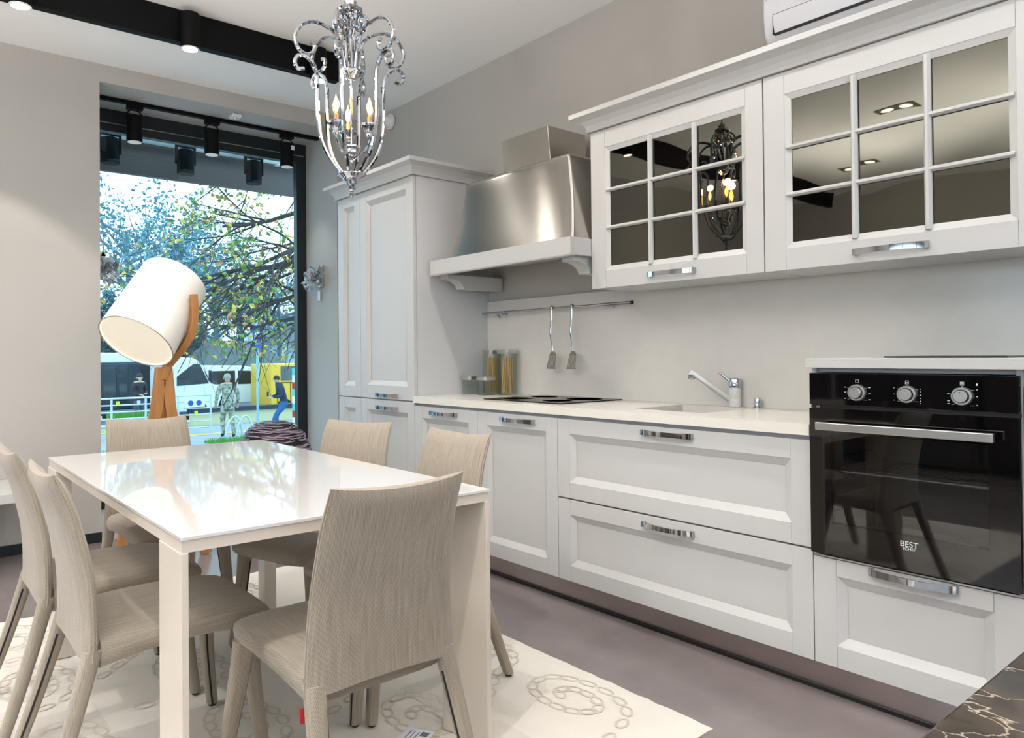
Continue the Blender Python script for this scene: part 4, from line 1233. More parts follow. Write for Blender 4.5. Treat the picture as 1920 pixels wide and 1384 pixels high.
# ------------------------------------------------------------------ street outside the window
GZ = -1.10
mat('pavement', (150, 156, 160), 0.85, vary=(1.5, .08), bump=(60, .1, .01))
mat('asphalt', (92, 98, 104), 0.9, vary=(2, .1))
mat('tactile_tile', (206, 176, 112), 0.85)
mat('kerb_stone', (176, 180, 180), 0.85)
mat('lawn', (96, 158, 62), 0.95, vary=(8, .25))
mat('awning', (104, 92, 88), 0.8)
mat('pipe_pale', (198, 206, 202), 0.5)
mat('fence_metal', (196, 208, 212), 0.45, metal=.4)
mat('bus_dark', (26, 44, 62), 0.25)
mat('bus_white', (226, 232, 234), 0.3)
mat('car_glass', (22, 34, 42), 0.06, spec=.7)
mat('car_white', (236, 240, 242), 0.25, coat=.4)
mat('tyre', (24, 25, 27), 0.8)
mat('yellow_paint', (236, 190, 60), 0.4)
mat('blue_sign', (24, 76, 190), 0.4)
mat('cream_render', (208, 202, 160), 0.8)
mat('roof_slate', (96, 104, 104), 0.8, vary=(6, .2))
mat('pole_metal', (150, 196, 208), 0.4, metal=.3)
mat('teal_paint', (70, 190, 196), 0.5)
mat('bark', (64, 58, 56), 0.9, vary=(14, .25))
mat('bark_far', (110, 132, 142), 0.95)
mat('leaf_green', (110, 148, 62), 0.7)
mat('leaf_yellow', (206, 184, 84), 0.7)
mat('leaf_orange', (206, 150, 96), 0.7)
mat('leaf_far', (116, 164, 172), 0.85)  # pale blue of distance haze mixed into the leaf colour
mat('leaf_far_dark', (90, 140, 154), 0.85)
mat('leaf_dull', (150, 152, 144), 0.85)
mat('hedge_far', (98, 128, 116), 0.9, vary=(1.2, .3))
mat('skin', (206, 164, 140), 0.6)
mat('hair_dark', (40, 34, 32), 0.7)
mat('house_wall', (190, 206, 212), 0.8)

g = MB()
g.add([(-140, -120, GZ), (-5.62, -120, GZ), (-5.62, 120, GZ), (-140, 120, GZ)], [(0, 1, 2, 3)])
tag(g.build('ground', 'pavement', fixn=False), kind='structure')
g = MB(); g.add([(4.75, -120, GZ), (140, -120, GZ), (140, 120, GZ), (4.75, 120, GZ)], [(0, 1, 2, 3)]); g.add([(-5.62, -120, GZ), (4.75, -120, GZ), (4.75, -3.85, GZ), (-5.62, -3.85, GZ)], [(0, 1, 2, 3)])
tag(g.build('ground', 'pavement', fixn=False), kind='structure')
tag(MB().box(-60, -60, GZ - .12, -25.2, 60, GZ + .004).build('road', 'asphalt'), kind='structure')
tag(MB().box(-25.2, -60, GZ - .1, -24.9, 60, GZ + .09).build('kerb', 'kerb_stone'), kind='structure')
t = thing('tactile_path', 'strip of yellow tactile paving tiles on the pavement outside', 'paving', (-21.0, 8, GZ))
pr_ = None
for k in range(18):
    y = 4.8 + k * .42
    if pr_ is None:
        pr_ = MB().box(-.2, -.2, .001, .2, .2, .012).build('tile', 'tactile_tile', t, local=True); pr_.location = (0, y - 8, 0)
    else: share(pr_, 'tile', t, (0, y - 8, 0))
rn = random.Random(2); m = MB()
for (xa, xb, ya, yb, n) in ((-19.1, -18.1, 6.6, 8.4, 1500), (-18.2, -17.4, 3.2, 4.4, 900)):
    for k in range(n):
        x, y = rn.uniform(xa, xb), rn.uniform(ya, yb); h = rn.uniform(.06, .16); a = rn.uniform(0, 6.28)
        m.add([(x - .012 * math.cos(a), y - .012 * math.sin(a), GZ), (x + .012 * math.cos(a), y + .012 * math.sin(a), GZ), (x + rn.uniform(-.05, .05), y + rn.uniform(-.05, .05), GZ + h)], [(0, 1, 2)])
o = m.build('grass', 'lawn', fixn=False); tag(o, 'bright green grass strips beside the pavement outside', 'grass', kind='stuff')
# planter box behind the fence
t = thing('planter_box', 'green planter box behind the metal fence', 'planter', (-23, 5.85, GZ))
MB().box(-23.4, 5.2, GZ + .001, -22.9, 6.5, GZ + .46).build('trough', 'kerb_stone', t)
m = MB()
for k in range(900):
    x, y = rn.uniform(-23.4, -22.9), rn.uniform(5.2, 6.5); a = rn.uniform(0, 6.28); h = rn.uniform(.05, .2)
    m.add([(x, y, GZ + .44), (x + .03 * math.cos(a), y + .03 * math.sin(a), GZ + .45), (x + rn.uniform(-.05, .05), y + rn.uniform(-.05, .05), GZ + .46 + h)], [(0, 1, 2)])
m.build('foliage', 'lawn', t, fixn=False, kind='stuff')

# shop overhang above the window
aw = thing('shop_overhang', 'dark overhang above the shop window with a pale pipe', 'overhang', (-6.2, 2, 2.75))
MB().box(-6.74, -3, 2.757, -6.68, 6.5, 3.9).build('fascia', 'awning', aw)
MB().box(-6.68, -3, 3.75, -5.62, 6.5, 3.9).build('soffit', 'awning', aw)
MB().tube([(-6.55, -2.5, 3.05), (-6.55, 3.28, 3.05)], .042, 10).build('pipe', 'pipe_pale', aw, smooth=True)
MB().tube([(-6.56, 3.0, 3.74), (-6.56, 3.0, 3.0)], .03, 10).build('pipe_hanger', 'pipe_pale', aw, smooth=True)
MB().tube([(-6.60, -2.5, 3.22), (-6.60, 6, 3.22)], .016, 8).build('cable_duct', 'black_metal', aw, smooth=True)
for i, (y, w_) in enumerate(((1.46, 'left'), (2.075, 'middle'), (2.70, 'right'))):
    t = thing('outdoor_floodlight', 'black outdoor floodlight under the overhang, the %s one behind the glass' % ('leftmost', 'middle', 'rightmost')[i], 'floodlight', (-6.45, y, 2.66), 0, 'floodlights under the overhang')
    MB().lathe([(.068, 0), (.072, .006), (.072, .20), (.05, .215)], (-6.42, y, 2.755), 20).build('housing', 'black_metal', t, smooth=True)
    m = MB(); m.box(-6.44, y - .085, 2.84, -6.40, y - .0725, 3.74); m.box(-6.44, y + .0725, 2.84, -6.40, y + .085, 3.74); m.box(-6.44, y - .085, 2.99, -6.40, y + .085, 3.002); m.build('bracket', 'black_metal', t)

# ------------------------------------------------------------------ pavement fence
fn = thing('pavement_fence', 'grey metal fence with horizontal rails along the pavement', 'fence', (-21.5, 5.8, GZ))
for k in range(6):
    z = GZ + 1.12 - k * .19
    MB().tube([(-21.5, 2.2, z), (-21.5, 7.65, z)], .022 if k else .03, 6).build('rail', 'fence_metal', fn, smooth=True)
for y in (2.2, 3.1, 4.0, 4.9, 5.8, 6.7, 7.65):
    MB().tube([(-21.5, y, GZ), (-21.5, y, GZ + 1.14)], .03, 8).build('post', 'fence_metal', fn, smooth=True)
mat('hi_yellow', (206, 226, 60), .5)
for (y, z, c_) in ((5.05, .98, 'hi_yellow'), (5.6, .98, 'fence_metal'), (5.9, .6, 'fence_metal'), (6.35, .6, 'hi_yellow'), (7.2, .6, 'hi_yellow'), (4.6, .6, 'fence_metal'), (6.9, .8, 'fence_metal'), (5.3, .22, 'fence_metal'), (6.1, .98, 'fence_metal'), (4.75, .22, 'hi_yellow')):
    MB().box(-21.46, y - .045, GZ + z - .06, -21.44, y + .045, GZ + z + .06).build('reflector', c_, fn)
sg = thing('parking_sign', 'small white plate with two blue discs hung on the fence', 'sign', (-21.4, 7.1, GZ + .6))
MB().box(-21.43, 6.85, GZ + .78, -21.41, 7.45, GZ + 1.02).build('plate', 'bus_white', sg)
for y in (7.03, 7.27):
    MB().lathe([(.001, 0), (.08, 0), (.08, .008), (.001, .008)], (-21.41, y, GZ + .9), 18, axis=(1, 0, 0)).build('disc', 'blue_sign', sg)
# bicycle stand loops
bk = thing('bicycle_stand', 'bent pale metal bicycle stand on the pavement', 'bicycle stand', (-19.3, 7.9, GZ))
for y in (7.45, 7.75):
    MB().tube(bez([(-19.3, y - .18, GZ), (-19.3, y - .1, GZ + .42), (-19.3, y + .08, GZ + .62), (-19.3, y + .24, GZ + .42), (-19.3, y + .3, GZ)], 24), .028, 7).build('loop', 'fence_metal', bk, smooth=True)
# low wall
t = thing('low_wall', 'low cream rendered wall with a stone cap beside the road', 'wall', (-24, 11, GZ))
MB().box(-24.2, 7.9, GZ, -23.85, 16, GZ + .42).build('render', 'cream_render', t)
MB().box(-24.28, 7.85, GZ + .42, -23.75, 16, GZ + .56).build('cap', 'bus_dark', t)

# ------------------------------------------------------------------ vehicles
def wheel(p, x, y, z, r, w=.22):
    MB().lathe([(r * .55, -w / 2), (r, -w / 2 + .03), (r, w / 2 - .03), (r * .55, w / 2)], (x, y, z), 20, axis=(1, 0, 0)).build('wheel', 'tyre', p, smooth=True)
def side_body(mb, prof, xa, xb): mb.prism(prof, lambda u, v, w_: (w_, u, v), xa, xb)
bus = thing('city_bus', 'long dark blue bus with a white roof at the left behind the fence', 'bus', (-30, 3, GZ))
x0, x1 = -31.4, -28.9
m = MB(); side_body(m, [(-3.5, GZ + .3), (9.2, GZ + .3), (9.35, GZ + 1.0), (9.2, GZ + 2.05), (-3.5, GZ + 2.05)], x0, x1); m.build('lower_body', 'bus_dark', bus, bevel=.05)
m = MB(); side_body(m, [(-3.5, GZ + 2.05), (9.15, GZ + 2.05), (9.0, GZ + 2.42), (-3.4, GZ + 2.46)], x0 + .03, x1 - .02); m.build('roof', 'bus_white', bus, bevel=.06)
for k, (ya, yb) in enumerate(((-2.8, -1.2), (-1.0, .6), (.8, 2.4), (2.6, 4.2), (4.4, 5.9), (6.3, 6.75), (6.85, 7.3), (7.55, 9.0))):
    MB().box(x1 - .01, ya, GZ + (1.05 if k not in (5, 6) else .45), x1 + .015, yb, GZ + 1.9).build('window', 'car_glass', bus)
for y in (6.25, 6.8, 7.35): MB().box(x1, y - .03, GZ + .4, x1 + .03, y + .03, GZ + 1.95).build('door_post', 'bus_dark', bus)
for y in (-1.6, 5.2): wheel(bus, x1 - .1, y, GZ + .46, .46)
mb_ = thing('minibus', 'white minibus with a dark windscreen parked behind the fence', 'van', (-27, 8.6, GZ))
x0, x1 = -28.2, -26.3
m = MB(); side_body(m, [(7.75, GZ + .28), (9.6, GZ + .28), (9.75, GZ + .7), (9.7, GZ + 1.15), (9.35, GZ + 1.3), (8.95, GZ + 2.1), (8.7, GZ + 2.22), (7.75, GZ + 2.25)], x0, x1); m.build('body', 'bus_white', mb_, bevel=.05)
m = MB(); m.prism([(8.15, GZ + 1.22), (9.30, GZ + 1.28), (8.97, GZ + 1.98), (8.75, GZ + 2.0), (8.15, GZ + 1.55)], lambda u, v, w_: (w_, u, v), x1 - .01, x1 + .012); m.build('side_window', 'car_glass', mb_)
m = MB(); m.hexa([(x0 + .1, 9.39, GZ + 1.32), (x1 - .1, 9.39, GZ + 1.32), (x1 - .1, 9.40, GZ + 1.34), (x0 + .1, 9.40, GZ + 1.34), (x0 + .2, 8.98, GZ + 2.06), (x1 - .2, 8.98, GZ + 2.06), (x1 - .2, 9.01, GZ + 2.07), (x0 + .2, 9.01, GZ + 2.07)]); m.build('windscreen', 'car_glass', mb_)
MB().box(x1 + .002, 7.85, GZ + 1.3, x1 + .02, 8.1, GZ + 1.9).build('timetable', 'card', mb_)
MB().box(x1 + .02, 9.28, GZ + 1.35, x1 + .12, 9.36, GZ + 1.75).build('wing_mirror', 'tyre', mb_)
MB().box(x1 - .35, 9.70, GZ + .78, x1 - .05, 9.765, GZ + .98).build('headlight', 'card', mb_)
for y in (8.9,): wheel(mb_, x1 - .06, y, GZ + .33, .33)
vn = thing('white_van', 'white passenger van with tinted rear windows parked behind the low wall', 'van', (-30, 12, GZ))
x0, x1 = -31.2, -29.3
m = MB(); side_body(m, [(10.2, GZ + .3), (13.5, GZ + .3), (13.6, GZ + .75), (13.4, GZ + 1.05), (12.75, GZ + 1.15), (12.2, GZ + 1.78), (11.9, GZ + 1.86), (10.5, GZ + 1.9), (10.25, GZ + 1.7), (10.15, GZ + .8)], x0, x1); m.build('body', 'car_white', vn, bevel=.05)
for a in ([(10.4, GZ + 1.12), (11.45, GZ + 1.12), (11.45, GZ + 1.66), (10.5, GZ + 1.66)], [(11.58, GZ + 1.1), (12.58, GZ + 1.1), (12.12, GZ + 1.64), (11.58, GZ + 1.66)]):
    m = MB(); m.prism(a, lambda u, v, w_: (w_, u, v), x1 - .01, x1 + .012); m.build('side_window', 'car_glass', vn)
m = MB(); m.hexa([(x0 + .1, 12.79, GZ + 1.17), (x1 - .1, 12.79, GZ + 1.17), (x1 - .1, 12.8, GZ + 1.18), (x0 + .1, 12.8, GZ + 1.18), (x0 + .2, 12.24, GZ + 1.78), (x1 - .2, 12.24, GZ + 1.78), (x1 - .2, 12.26, GZ + 1.79), (x0 + .2, 12.26, GZ + 1.79)]); m.build('windscreen', 'car_glass', vn)
for y in (10.75, 12.85): wheel(vn, x1 - .06, y, GZ + .33, .33)
MB().box(x1, 10.14, GZ + .8, x1 + .012, 10.26, GZ + 1.0).build('tail_light', 'red_label', vn)
yk = thing('yellow_kiosk', 'yellow painted kiosk truck at the right edge of the window', 'kiosk', (-27, 12.8, GZ))
x0, x1 = -28.4, -26.4
m = MB(); m.box(x0, 11.75, GZ + .25, x1, 15.2, GZ + 1.95); m.build('body', 'yellow_paint', yk, bevel=.04)
MB().box(x1, 12.15, GZ + 1.3, x1 + .02, 13.0, GZ + 1.85).build('hatch', 'roof_slate', yk)
m = MB()
for y in (12.0, 12.55, 13.1): m.box(x1, y, GZ + .4, x1 + .015, y + .03, GZ + 1.2)
m.box(x1, 12.0, GZ + 1.2, x1 + .015, 13.1, GZ + 1.23); m.build('door_seams', 'tyre', yk)
MB().box(x1 + .02, 12.9, GZ + 1.55, x1 + .05, 13.05, GZ + 1.85).build('red_sign', 'red_label', yk)
for y in (12.3, 14.5): wheel(yk, x1 - .06, y, GZ + .3, .3)

# ------------------------------------------------------------------ buildings far behind
hs = thing('slate_roof_house', 'low house with a broad grey slate roof behind the vans', 'house', (-37, 14.6, GZ))
MB().box(-40, 12.9, GZ, -36.2, 16.6, .55).build('walls', 'house_wall', hs)
m = MB(); m.hexa([(-40.5, 12.35, .55), (-35.8, 12.35, .55), (-35.8, 17.2, .55), (-40.5, 17.2, .55), (-38.6, 13.6, 1.98), (-37.7, 13.6, 1.98), (-37.7, 16.0, 1.98), (-38.6, 16.0, 1.98)]); m.build('roof', 'roof_slate', hs)
for y in (13.3, 14.4, 15.5): MB().box(-36.2, y, -.5, -36.17, y + .6, .2).build('window', 'car_glass', hs)
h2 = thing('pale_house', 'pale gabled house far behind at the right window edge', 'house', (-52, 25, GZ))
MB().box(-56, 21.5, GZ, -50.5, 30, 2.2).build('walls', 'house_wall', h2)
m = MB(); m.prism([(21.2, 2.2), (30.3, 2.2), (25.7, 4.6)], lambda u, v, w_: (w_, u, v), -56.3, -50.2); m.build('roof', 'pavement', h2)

# ------------------------------------------------------------------ sign pole and striped post
pl = thing('street_sign', 'thin street pole with a blue direction sign among the leaves', 'sign', (-20.5, 8.7, GZ))
MB().tube([(-20.5, 8.7, GZ), (-20.5, 8.7, 2.2)], .04, 8).build('pole', 'pole_metal', pl, smooth=True)
MB().box(-20.44, 8.53, 1.36, -20.42, 8.86, 2.06).build('sign_plate', 'blue_sign', pl)
m = MB(); m.tube([(-20.41, 8.60, 1.5), (-20.41, 8.60, 1.9)], .03, 5); m.tube([(-20.41, 8.60, 1.9), (-20.41, 8.75, 1.75), (-20.41, 8.60, 1.62)], .03, 5); m.build('pictogram', 'bus_white', pl)
ps = thing('striped_post', 'slim teal and white striped post beside the window edge', 'post', (-20, 9.62, GZ))
for k in range(9):
    MB().tube([(-20, 9.62, GZ + k * .21), (-20, 9.62, GZ + (k + 1) * .21)], .05, 10).build('stripe', ('teal_paint', 'bus_white', 'red_label', 'teal_paint', 'bus_white', 'teal_paint', 'red_label', 'bus_white', 'teal_paint')[k], ps, smooth=True)

# ------------------------------------------------------------------ people on the pavement
def band_mat(name, bands, camo=False, zoff=0):
    m = bpy.data.materials.new(name); m.use_nodes = True; t = m.node_tree; b = t.nodes['Principled BSDF']; L = t.links.new
    b.inputs['Roughness'].default_value = .85
    tc = t.nodes.new('ShaderNodeTexCoord'); sx = t.nodes.new('ShaderNodeSeparateXYZ'); L(tc.outputs['Object'], sx.inputs[0])
    mr = t.nodes.new('ShaderNodeMapRange'); mr.inputs['From Max'].default_value = 2.0; L(sx.outputs['Z'], mr.inputs['Value'])
    cr = t.nodes.new('ShaderNodeValToRGB'); cr.color_ramp.interpolation = 'CONSTANT'
    e = cr.color_ramp.elements
    while len(e) > 1: e.remove(e[0])
    e[0].position = 0; e[0].color = lin(bands[0][1])
    for z, c in bands[1:]:
        q = e.new(z / 2.0); q.color = lin(c)
    L(mr.outputs[0], cr.inputs[0])
    if camo:
        n = t.nodes.new('ShaderNodeTexNoise'); n.inputs['Scale'].default_value = 16; n.inputs['Detail'].default_value = 3; L(tc.outputs['Object'], n.inputs['Vector'])
        c2 = t.nodes.new('ShaderNodeValToRGB'); c2.color_ramp.interpolation = 'CONSTANT'; q = c2.color_ramp.elements
        q[0].position = 0; q[0].color = lin((96, 106, 86)); q[1].position = .44; q[1].color = lin((150, 152, 132)); q2 = q.new(.56); q2.color = lin((186, 184, 168))
        L(n.outputs['Fac'], c2.inputs[0])
        a = t.nodes.new('ShaderNodeMath'); a.operation = 'GREATER_THAN'; a.inputs[1].default_value = .13; L(sx.outputs['Z'], a.inputs[0])
        a2 = t.nodes.new('ShaderNodeMath'); a2.operation = 'LESS_THAN'; a2.inputs[1].default_value = 1.50; L(sx.outputs['Z'], a2.inputs[0])
        a3 = t.nodes.new('ShaderNodeMath'); a3.operation = 'MULTIPLY'; L(a.outputs[0], a3.inputs[0]); L(a2.outputs[0], a3.inputs[1])
        mx = t.nodes.new('ShaderNodeMix'); mx.data_type = 'RGBA'; L(a3.outputs[0], mx.inputs['Factor']); L(cr.outputs[0], mx.inputs[6]); L(c2.outputs[0], mx.inputs[7]); L(mx.outputs[2], b.inputs['Base Color'])
    else:
        L(cr.outputs[0], b.inputs['Base Color'])
    M[name] = m

def person(label, loc, rz, J, matname, hair='hair_dark', hat=None):
    """J: dict of joints in local metres (x forward, y left, z up)"""
    root = thing('person', label, 'person', loc, rz)
    V = []; E_ = []; R_ = []
    idx = {}
    def v(n, r): idx[n] = len(V); V.append(J[n]); R_.append(r)
    for n, r in (('pelvis', (.155, .12)), ('waist', (.145, .11)), ('chest', (.175, .125)), ('neckbase', (.12, .09)), ('neck', (.06, .06)), ('head', (.085, .095)), ('crown', (.07, .085)),
                 ('shL', (.085, .085)), ('elL', (.058, .058)), ('wrL', (.042, .042)), ('shR', (.085, .085)), ('elR', (.058, .058)), ('wrR', (.042, .042)),
                 ('hipL', (.105, .105)), ('knL', (.075, .075)), ('anL', (.055, .055)), ('toeL', (.045, .04)), ('hipR', (.105, .105)), ('knR', (.075, .075)), ('anR', (.055, .055)), ('toeR', (.045, .04))):
        v(n, r)
    for a, b in (('pelvis', 'waist'), ('waist', 'chest'), ('chest', 'neckbase'), ('neckbase', 'neck'), ('neck', 'head'), ('head', 'crown'), ('neckbase', 'shL'), ('shL', 'elL'), ('elL', 'wrL'), ('neckbase', 'shR'), ('shR', 'elR'), ('elR', 'wrR'),
                 ('pelvis', 'hipL'), ('hipL', 'knL'), ('knL', 'anL'), ('anL', 'toeL'), ('pelvis', 'hipR'), ('hipR', 'knR'), ('knR', 'anR'), ('anR', 'toeR')):
        E_.append((idx[a], idx[b]))
    me = bpy.data.meshes.new('body'); me.from_pydata(V, E_, []); me.materials.append(M[matname])
    o = bpy.data.objects.new('body', me); COL.objects.link(o); o.parent = root
    sk_ = o.modifiers.new('skin', 'SKIN'); sk_.use_smooth_shade = True
    for i, r in enumerate(R_): me.skin_vertices[0].data[i].radius = r
    me.skin_vertices[0].data[0].use_root = True
    ss = o.modifiers.new('sub', 'SUBSURF'); ss.levels = 2; ss.render_levels = 2
    hd_ = Vector(J['head']); cw = Vector(J['crown']); up = (cw - hd_).normalized()
    fw = Vector(J.get('face', (1, 0, 0))); fw = (fw - up * fw.dot(up)).normalized()
    m = MB(); c = hd_ + up * .045 - fw * .012
    m.lathe([(.001, .105), (.05, .095), (.085, .06), (.098, .01), (.096, -.03), (.08, -.035)], tuple(c), 16, axis=tuple(up))
    m.build('hair' if not hat else 'cap', hat or hair, root, smooth=True, local=True)
    m = MB(); sd = up.cross(fw)
    m.tube([hd_ + fw * .088 + up * .03, hd_ + fw * .112 - up * .012, hd_ + fw * .09 - up * .02], [.008, .014, .008], 6)
    for s in (-1, 1): m.tube([hd_ + sd * (s * .09) + up * .02, hd_ + sd * (s * .10) - up * .02], [.014, .010], 6)
    m.build('face_features', 'skin', root, smooth=True, local=True)
    for sfx in ('L', 'R'):
        w_, e_ = Vector(J['wr' + sfx]), Vector(J['el' + sfx]); d = (w_ - e_).normalized(); s = Vector((0, 1 if sfx == 'L' else -1, 0)); s = (s - d * s.dot(d)); s = s.normalized() if s.length > .1 else Vector((1, 0, 0)); nn = d.cross(s)
        m = MB(); m.tube([w_, w_ + d * .04, w_ + d * .09], [.030, .040, .036], 8, .5)
        for k in range(4):
            b0 = w_ + d * .085 + s * ((k - 1.5) * .018); ln = (.065, .075, .07, .055)[k]
            m.tube([b0, b0 + d * ln * .55 + nn * .006, b0 + d * ln * .9 + nn * .024], [.0095, .009, .007], 5)
        m.tube([w_ + d * .03 - s * .03, w_ + d * .07 - s * .055 + nn * .01, w_ + d * .10 - s * .058 + nn * .02], [.012, .011, .008], 5)
        m.build('hand', 'skin', root, smooth=True, local=True)
    return root
band_mat('camo_suit', [(0, (36, 34, 32)), (.13, (130, 134, 116)), (1.50, (198, 156, 132))], True)
person('person in camouflage uniform walking away along the pavement', (-19.6, 7.45, GZ), math.radians(172),
       dict(pelvis=(0, 0, .96), waist=(.01, 0, 1.12), chest=(.03, 0, 1.32), neckbase=(.03, 0, 1.46), neck=(.045, 0, 1.54), head=(.06, 0, 1.64), crown=(.06, 0, 1.74),
            shL=(.03, .20, 1.43), elL=(-.05, .30, 1.16), wrL=(.06, .31, .95), shR=(.03, -.20, 1.43), elR=(.0, -.29, 1.15), wrR=(.12, -.30, .95),
            hipL=(0, .10, .90), knL=(.16, .11, .52), anL=(.10, .11, .12), toeL=(.26, .11, .05), hipR=(0, -.10, .90), knR=(.02, -.11, .50), anR=(-.24, -.11, .17), toeR=(-.14, -.11, .05)), 'camo_suit', hat='leaf_dull')
band_mat('navy_clothes', [(0, (60, 60, 64)), (.10, (40, 96, 150)), (.86, (34, 52, 72)), (1.44, (206, 164, 140))])
bm2 = person('person in navy jacket and jeans leaning on the wall looking down at a phone', (-20.5, 9.42, GZ + .02), math.radians(-100),
       dict(pelvis=(-.12, 0, .80), waist=(-.10, 0, .97), chest=(-.02, 0, 1.18), neckbase=(.03, 0, 1.34), neck=(.07, 0, 1.42), head=(.13, 0, 1.51), crown=(.12, 0, 1.62), face=(1, 0, -.5),
            shL=(.02, .19, 1.31), elL=(.03, .25, 1.04), wrL=(.25, .12, 1.00), shR=(.02, -.19, 1.31), elR=(.03, -.25, 1.04), wrR=(.25, -.12, 1.0),
            hipL=(-.10, .10, .76), knL=(.18, .12, .46), anL=(.28, .12, .10), toeL=(.42, .13, .04), hipR=(-.10, -.10, .76), knR=(.10, -.12, .42), anR=(.06, -.12, .09), toeR=(.22, -.12, .04)), 'navy_clothes')
t = thing('mobile_phone', 'dark phone held by the person in the navy jacket', 'phone', (-20.55, 9.08, GZ + 1.06))
MB().box(-20.60, 9.03, GZ + 1.05, -20.49, 9.045, GZ + 1.19).build('case', 'tyre', t); MB().box(-20.595, 9.046, GZ + 1.055, -20.495, 9.048, GZ + 1.185).build('screen', 'car_glass', t)
band_mat('dark_clothes', [(0, (30, 30, 32)), (.10, (60, 74, 88)), (.88, (34, 38, 46)), (1.46, (206, 164, 140))])
person('person in dark clothes standing by the bus behind the floor lamp', (-24.3, 6.35, GZ + .0), math.radians(20),
       dict(pelvis=(0, 0, .95), waist=(0, 0, 1.1), chest=(.01, 0, 1.30), neckbase=(.01, 0, 1.43), neck=(.02, 0, 1.5), head=(.04, 0, 1.6), crown=(.04, 0, 1.7),
            shL=(.01, .19, 1.40), elL=(.02, .26, 1.13), wrL=(.22, .10, 1.10), shR=(.01, -.19, 1.40), elR=(.02, -.26, 1.13), wrR=(.20, -.12, 1.08),
            hipL=(0, .10, .90), knL=(.02, .11, .50), anL=(0, .11, .10), toeL=(.16, .12, .05), hipR=(0, -.10, .90), knR=(.03, -.11, .50), anR=(.01, -.11, .10), toeR=(.17, -.12, .05)), 'dark_clothes')

# ------------------------------------------------------------------ trees
def leaf(mb, p, s, rn):
    a = Vector((rn.uniform(-1, 1), rn.uniform(-1, 1), rn.uniform(-1, .4))).normalized(); b = a.orthogonal().normalized()
    b = Matrix.Rotation(rn.uniform(0, 6.28), 3, a) @ b
    c = a.cross(b) * .25 * s
    mb.add([p, p + a * s * .5 + b * s * .36 + c, p + a * s, p + a * s * .5 - b * s * .36 + c], [(0, 1, 2), (0, 2, 3)])
def grow(wood, lf, p, d, ln, r, lev, rn, cfg):
    n = cfg['seg']; pts = [p]; rs = [r]; q = Vector(p); dd = Vector(d).normalized()
    for i in range(n):
        dd = (dd + Vector((rn.uniform(-1, 1), rn.uniform(-1, 1), rn.uniform(-1, 1))) * cfg['wob'] + Vector((0, 0, cfg['lift'][min(lev, len(cfg['lift']) - 1)]))).normalized()
        q = q + dd * (ln / n); pts.append(q.copy()); rs.append(r * (1 - .65 * (i + 1) / n))
    wood.tube(pts, rs, 5 if lev == 0 else 4 if lev == 1 else 3, caps=False)
    if lev >= cfg['leaf_from']:
        for i in range(cfg['leaves'][min(lev, len(cfg['leaves']) - 1)]):
            t = rn.random(); k = min(int(t * n), n - 1); pp = pts[k].lerp(pts[k + 1], t * n - k)
            if pp.z < cfg.get('zmin', -9): continue
            lf.cur = rn.choices(range(len(cfg['mix'])), cfg['mix'])[0]
            leaf(lf, pp + Vector((rn.uniform(-1, 1), rn.uniform(-1, 1), rn.uniform(-1, 1))) * cfg['spread'], cfg['size'] * rn.uniform(.6, 1.25), rn)
    if lev < cfg['max']:
        for i in range(cfg['kids'][lev]):
            t = rn.uniform(.25, 1.0); k = min(int(t * n), n - 1); pp = pts[k].lerp(pts[k + 1], t * n - k)
            ax_ = dd.orthogonal().normalized(); ax_ = Matrix.Rotation(rn.uniform(0, 6.28), 3, dd) @ ax_
            nd = Matrix.Rotation(rn.uniform(*cfg['ang']), 3, ax_) @ (pts[k + 1] - pts[k]).normalized()
            if pp.z < cfg.get('zmin', -9): continue
            grow(wood, lf, pp, nd, ln * rn.uniform(*cfg['shrink']), rs[k] * .55, lev + 1, rn, cfg)
# autumn tree close to the window: trunk hidden by the wall, limbs sweep to the left
rn = random.Random(21)
tr_ = thing('autumn_tree', 'dark branched autumn tree with yellow-green leaves right outside the window', 'tree', (-13.2, 8.6, GZ))
wood, lf = MB(), MB()
wood.tube([(-13.2, 8.6, GZ), (-13.2, 8.5, 1.5), (-13.1, 8.4, 3.5), (-13.1, 8.3, 6.5)], [.26, .22, .19, .1], 9)
cfg = dict(seg=7, wob=.16, lift=(-.03, -.04, -.05, -.05), leaf_from=2, leaves=(0, 0, 1, 2), mix=(.46, .36, .18), spread=.05, size=.11, zmin=1.15, max=3, kids=(6, 5, 3), ang=(.35, .95), shrink=(.38, .62))
limbs = [((-13.1, 8.3, 4.9), (.0, -1, -.05), 3.1), ((-13.0, 8.35, 4.3), (.05, -1, -.22), 3.4), ((-13.1, 8.4, 3.8), (-.05, -1, -.20), 3.9), ((-13.2, 8.4, 3.3), (.08, -1, -.30), 3.9),
         ((-13.0, 8.5, 2.8), (-.1, -1, -.16), 3.8), ((-13.3, 8.3, 4.6), (-.1, -1, -.42), 3.4), ((-13.1, 8.4, 3.6), (.02, -1, -.36), 4.0), ((-13.0, 8.5, 2.5), (.0, -1, -.20), 3.2), ((-13.1, 8.3, 5.3), (.1, -1, -.02), 2.7)]
for p, d, ln in limbs: grow(wood, lf, Vector(p), d, ln, .075, 0, rn, cfg)
wood.build('branches', 'bark', tr_, smooth=True, fixn=False, kind='stuff')
lf.build('leaves', ['leaf_green', 'leaf_yellow', 'leaf_orange'], tr_, fixn=False, kind='stuff')
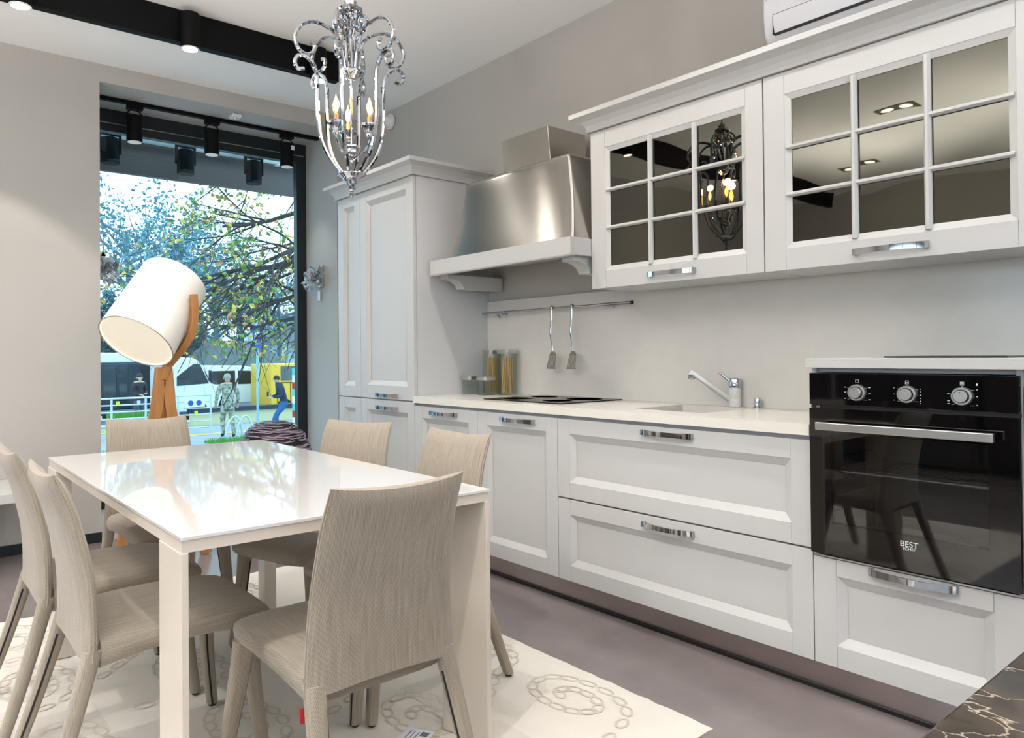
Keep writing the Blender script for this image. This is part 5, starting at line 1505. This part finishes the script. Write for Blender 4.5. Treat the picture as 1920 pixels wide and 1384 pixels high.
# trees across the road, distance haze put into their colours
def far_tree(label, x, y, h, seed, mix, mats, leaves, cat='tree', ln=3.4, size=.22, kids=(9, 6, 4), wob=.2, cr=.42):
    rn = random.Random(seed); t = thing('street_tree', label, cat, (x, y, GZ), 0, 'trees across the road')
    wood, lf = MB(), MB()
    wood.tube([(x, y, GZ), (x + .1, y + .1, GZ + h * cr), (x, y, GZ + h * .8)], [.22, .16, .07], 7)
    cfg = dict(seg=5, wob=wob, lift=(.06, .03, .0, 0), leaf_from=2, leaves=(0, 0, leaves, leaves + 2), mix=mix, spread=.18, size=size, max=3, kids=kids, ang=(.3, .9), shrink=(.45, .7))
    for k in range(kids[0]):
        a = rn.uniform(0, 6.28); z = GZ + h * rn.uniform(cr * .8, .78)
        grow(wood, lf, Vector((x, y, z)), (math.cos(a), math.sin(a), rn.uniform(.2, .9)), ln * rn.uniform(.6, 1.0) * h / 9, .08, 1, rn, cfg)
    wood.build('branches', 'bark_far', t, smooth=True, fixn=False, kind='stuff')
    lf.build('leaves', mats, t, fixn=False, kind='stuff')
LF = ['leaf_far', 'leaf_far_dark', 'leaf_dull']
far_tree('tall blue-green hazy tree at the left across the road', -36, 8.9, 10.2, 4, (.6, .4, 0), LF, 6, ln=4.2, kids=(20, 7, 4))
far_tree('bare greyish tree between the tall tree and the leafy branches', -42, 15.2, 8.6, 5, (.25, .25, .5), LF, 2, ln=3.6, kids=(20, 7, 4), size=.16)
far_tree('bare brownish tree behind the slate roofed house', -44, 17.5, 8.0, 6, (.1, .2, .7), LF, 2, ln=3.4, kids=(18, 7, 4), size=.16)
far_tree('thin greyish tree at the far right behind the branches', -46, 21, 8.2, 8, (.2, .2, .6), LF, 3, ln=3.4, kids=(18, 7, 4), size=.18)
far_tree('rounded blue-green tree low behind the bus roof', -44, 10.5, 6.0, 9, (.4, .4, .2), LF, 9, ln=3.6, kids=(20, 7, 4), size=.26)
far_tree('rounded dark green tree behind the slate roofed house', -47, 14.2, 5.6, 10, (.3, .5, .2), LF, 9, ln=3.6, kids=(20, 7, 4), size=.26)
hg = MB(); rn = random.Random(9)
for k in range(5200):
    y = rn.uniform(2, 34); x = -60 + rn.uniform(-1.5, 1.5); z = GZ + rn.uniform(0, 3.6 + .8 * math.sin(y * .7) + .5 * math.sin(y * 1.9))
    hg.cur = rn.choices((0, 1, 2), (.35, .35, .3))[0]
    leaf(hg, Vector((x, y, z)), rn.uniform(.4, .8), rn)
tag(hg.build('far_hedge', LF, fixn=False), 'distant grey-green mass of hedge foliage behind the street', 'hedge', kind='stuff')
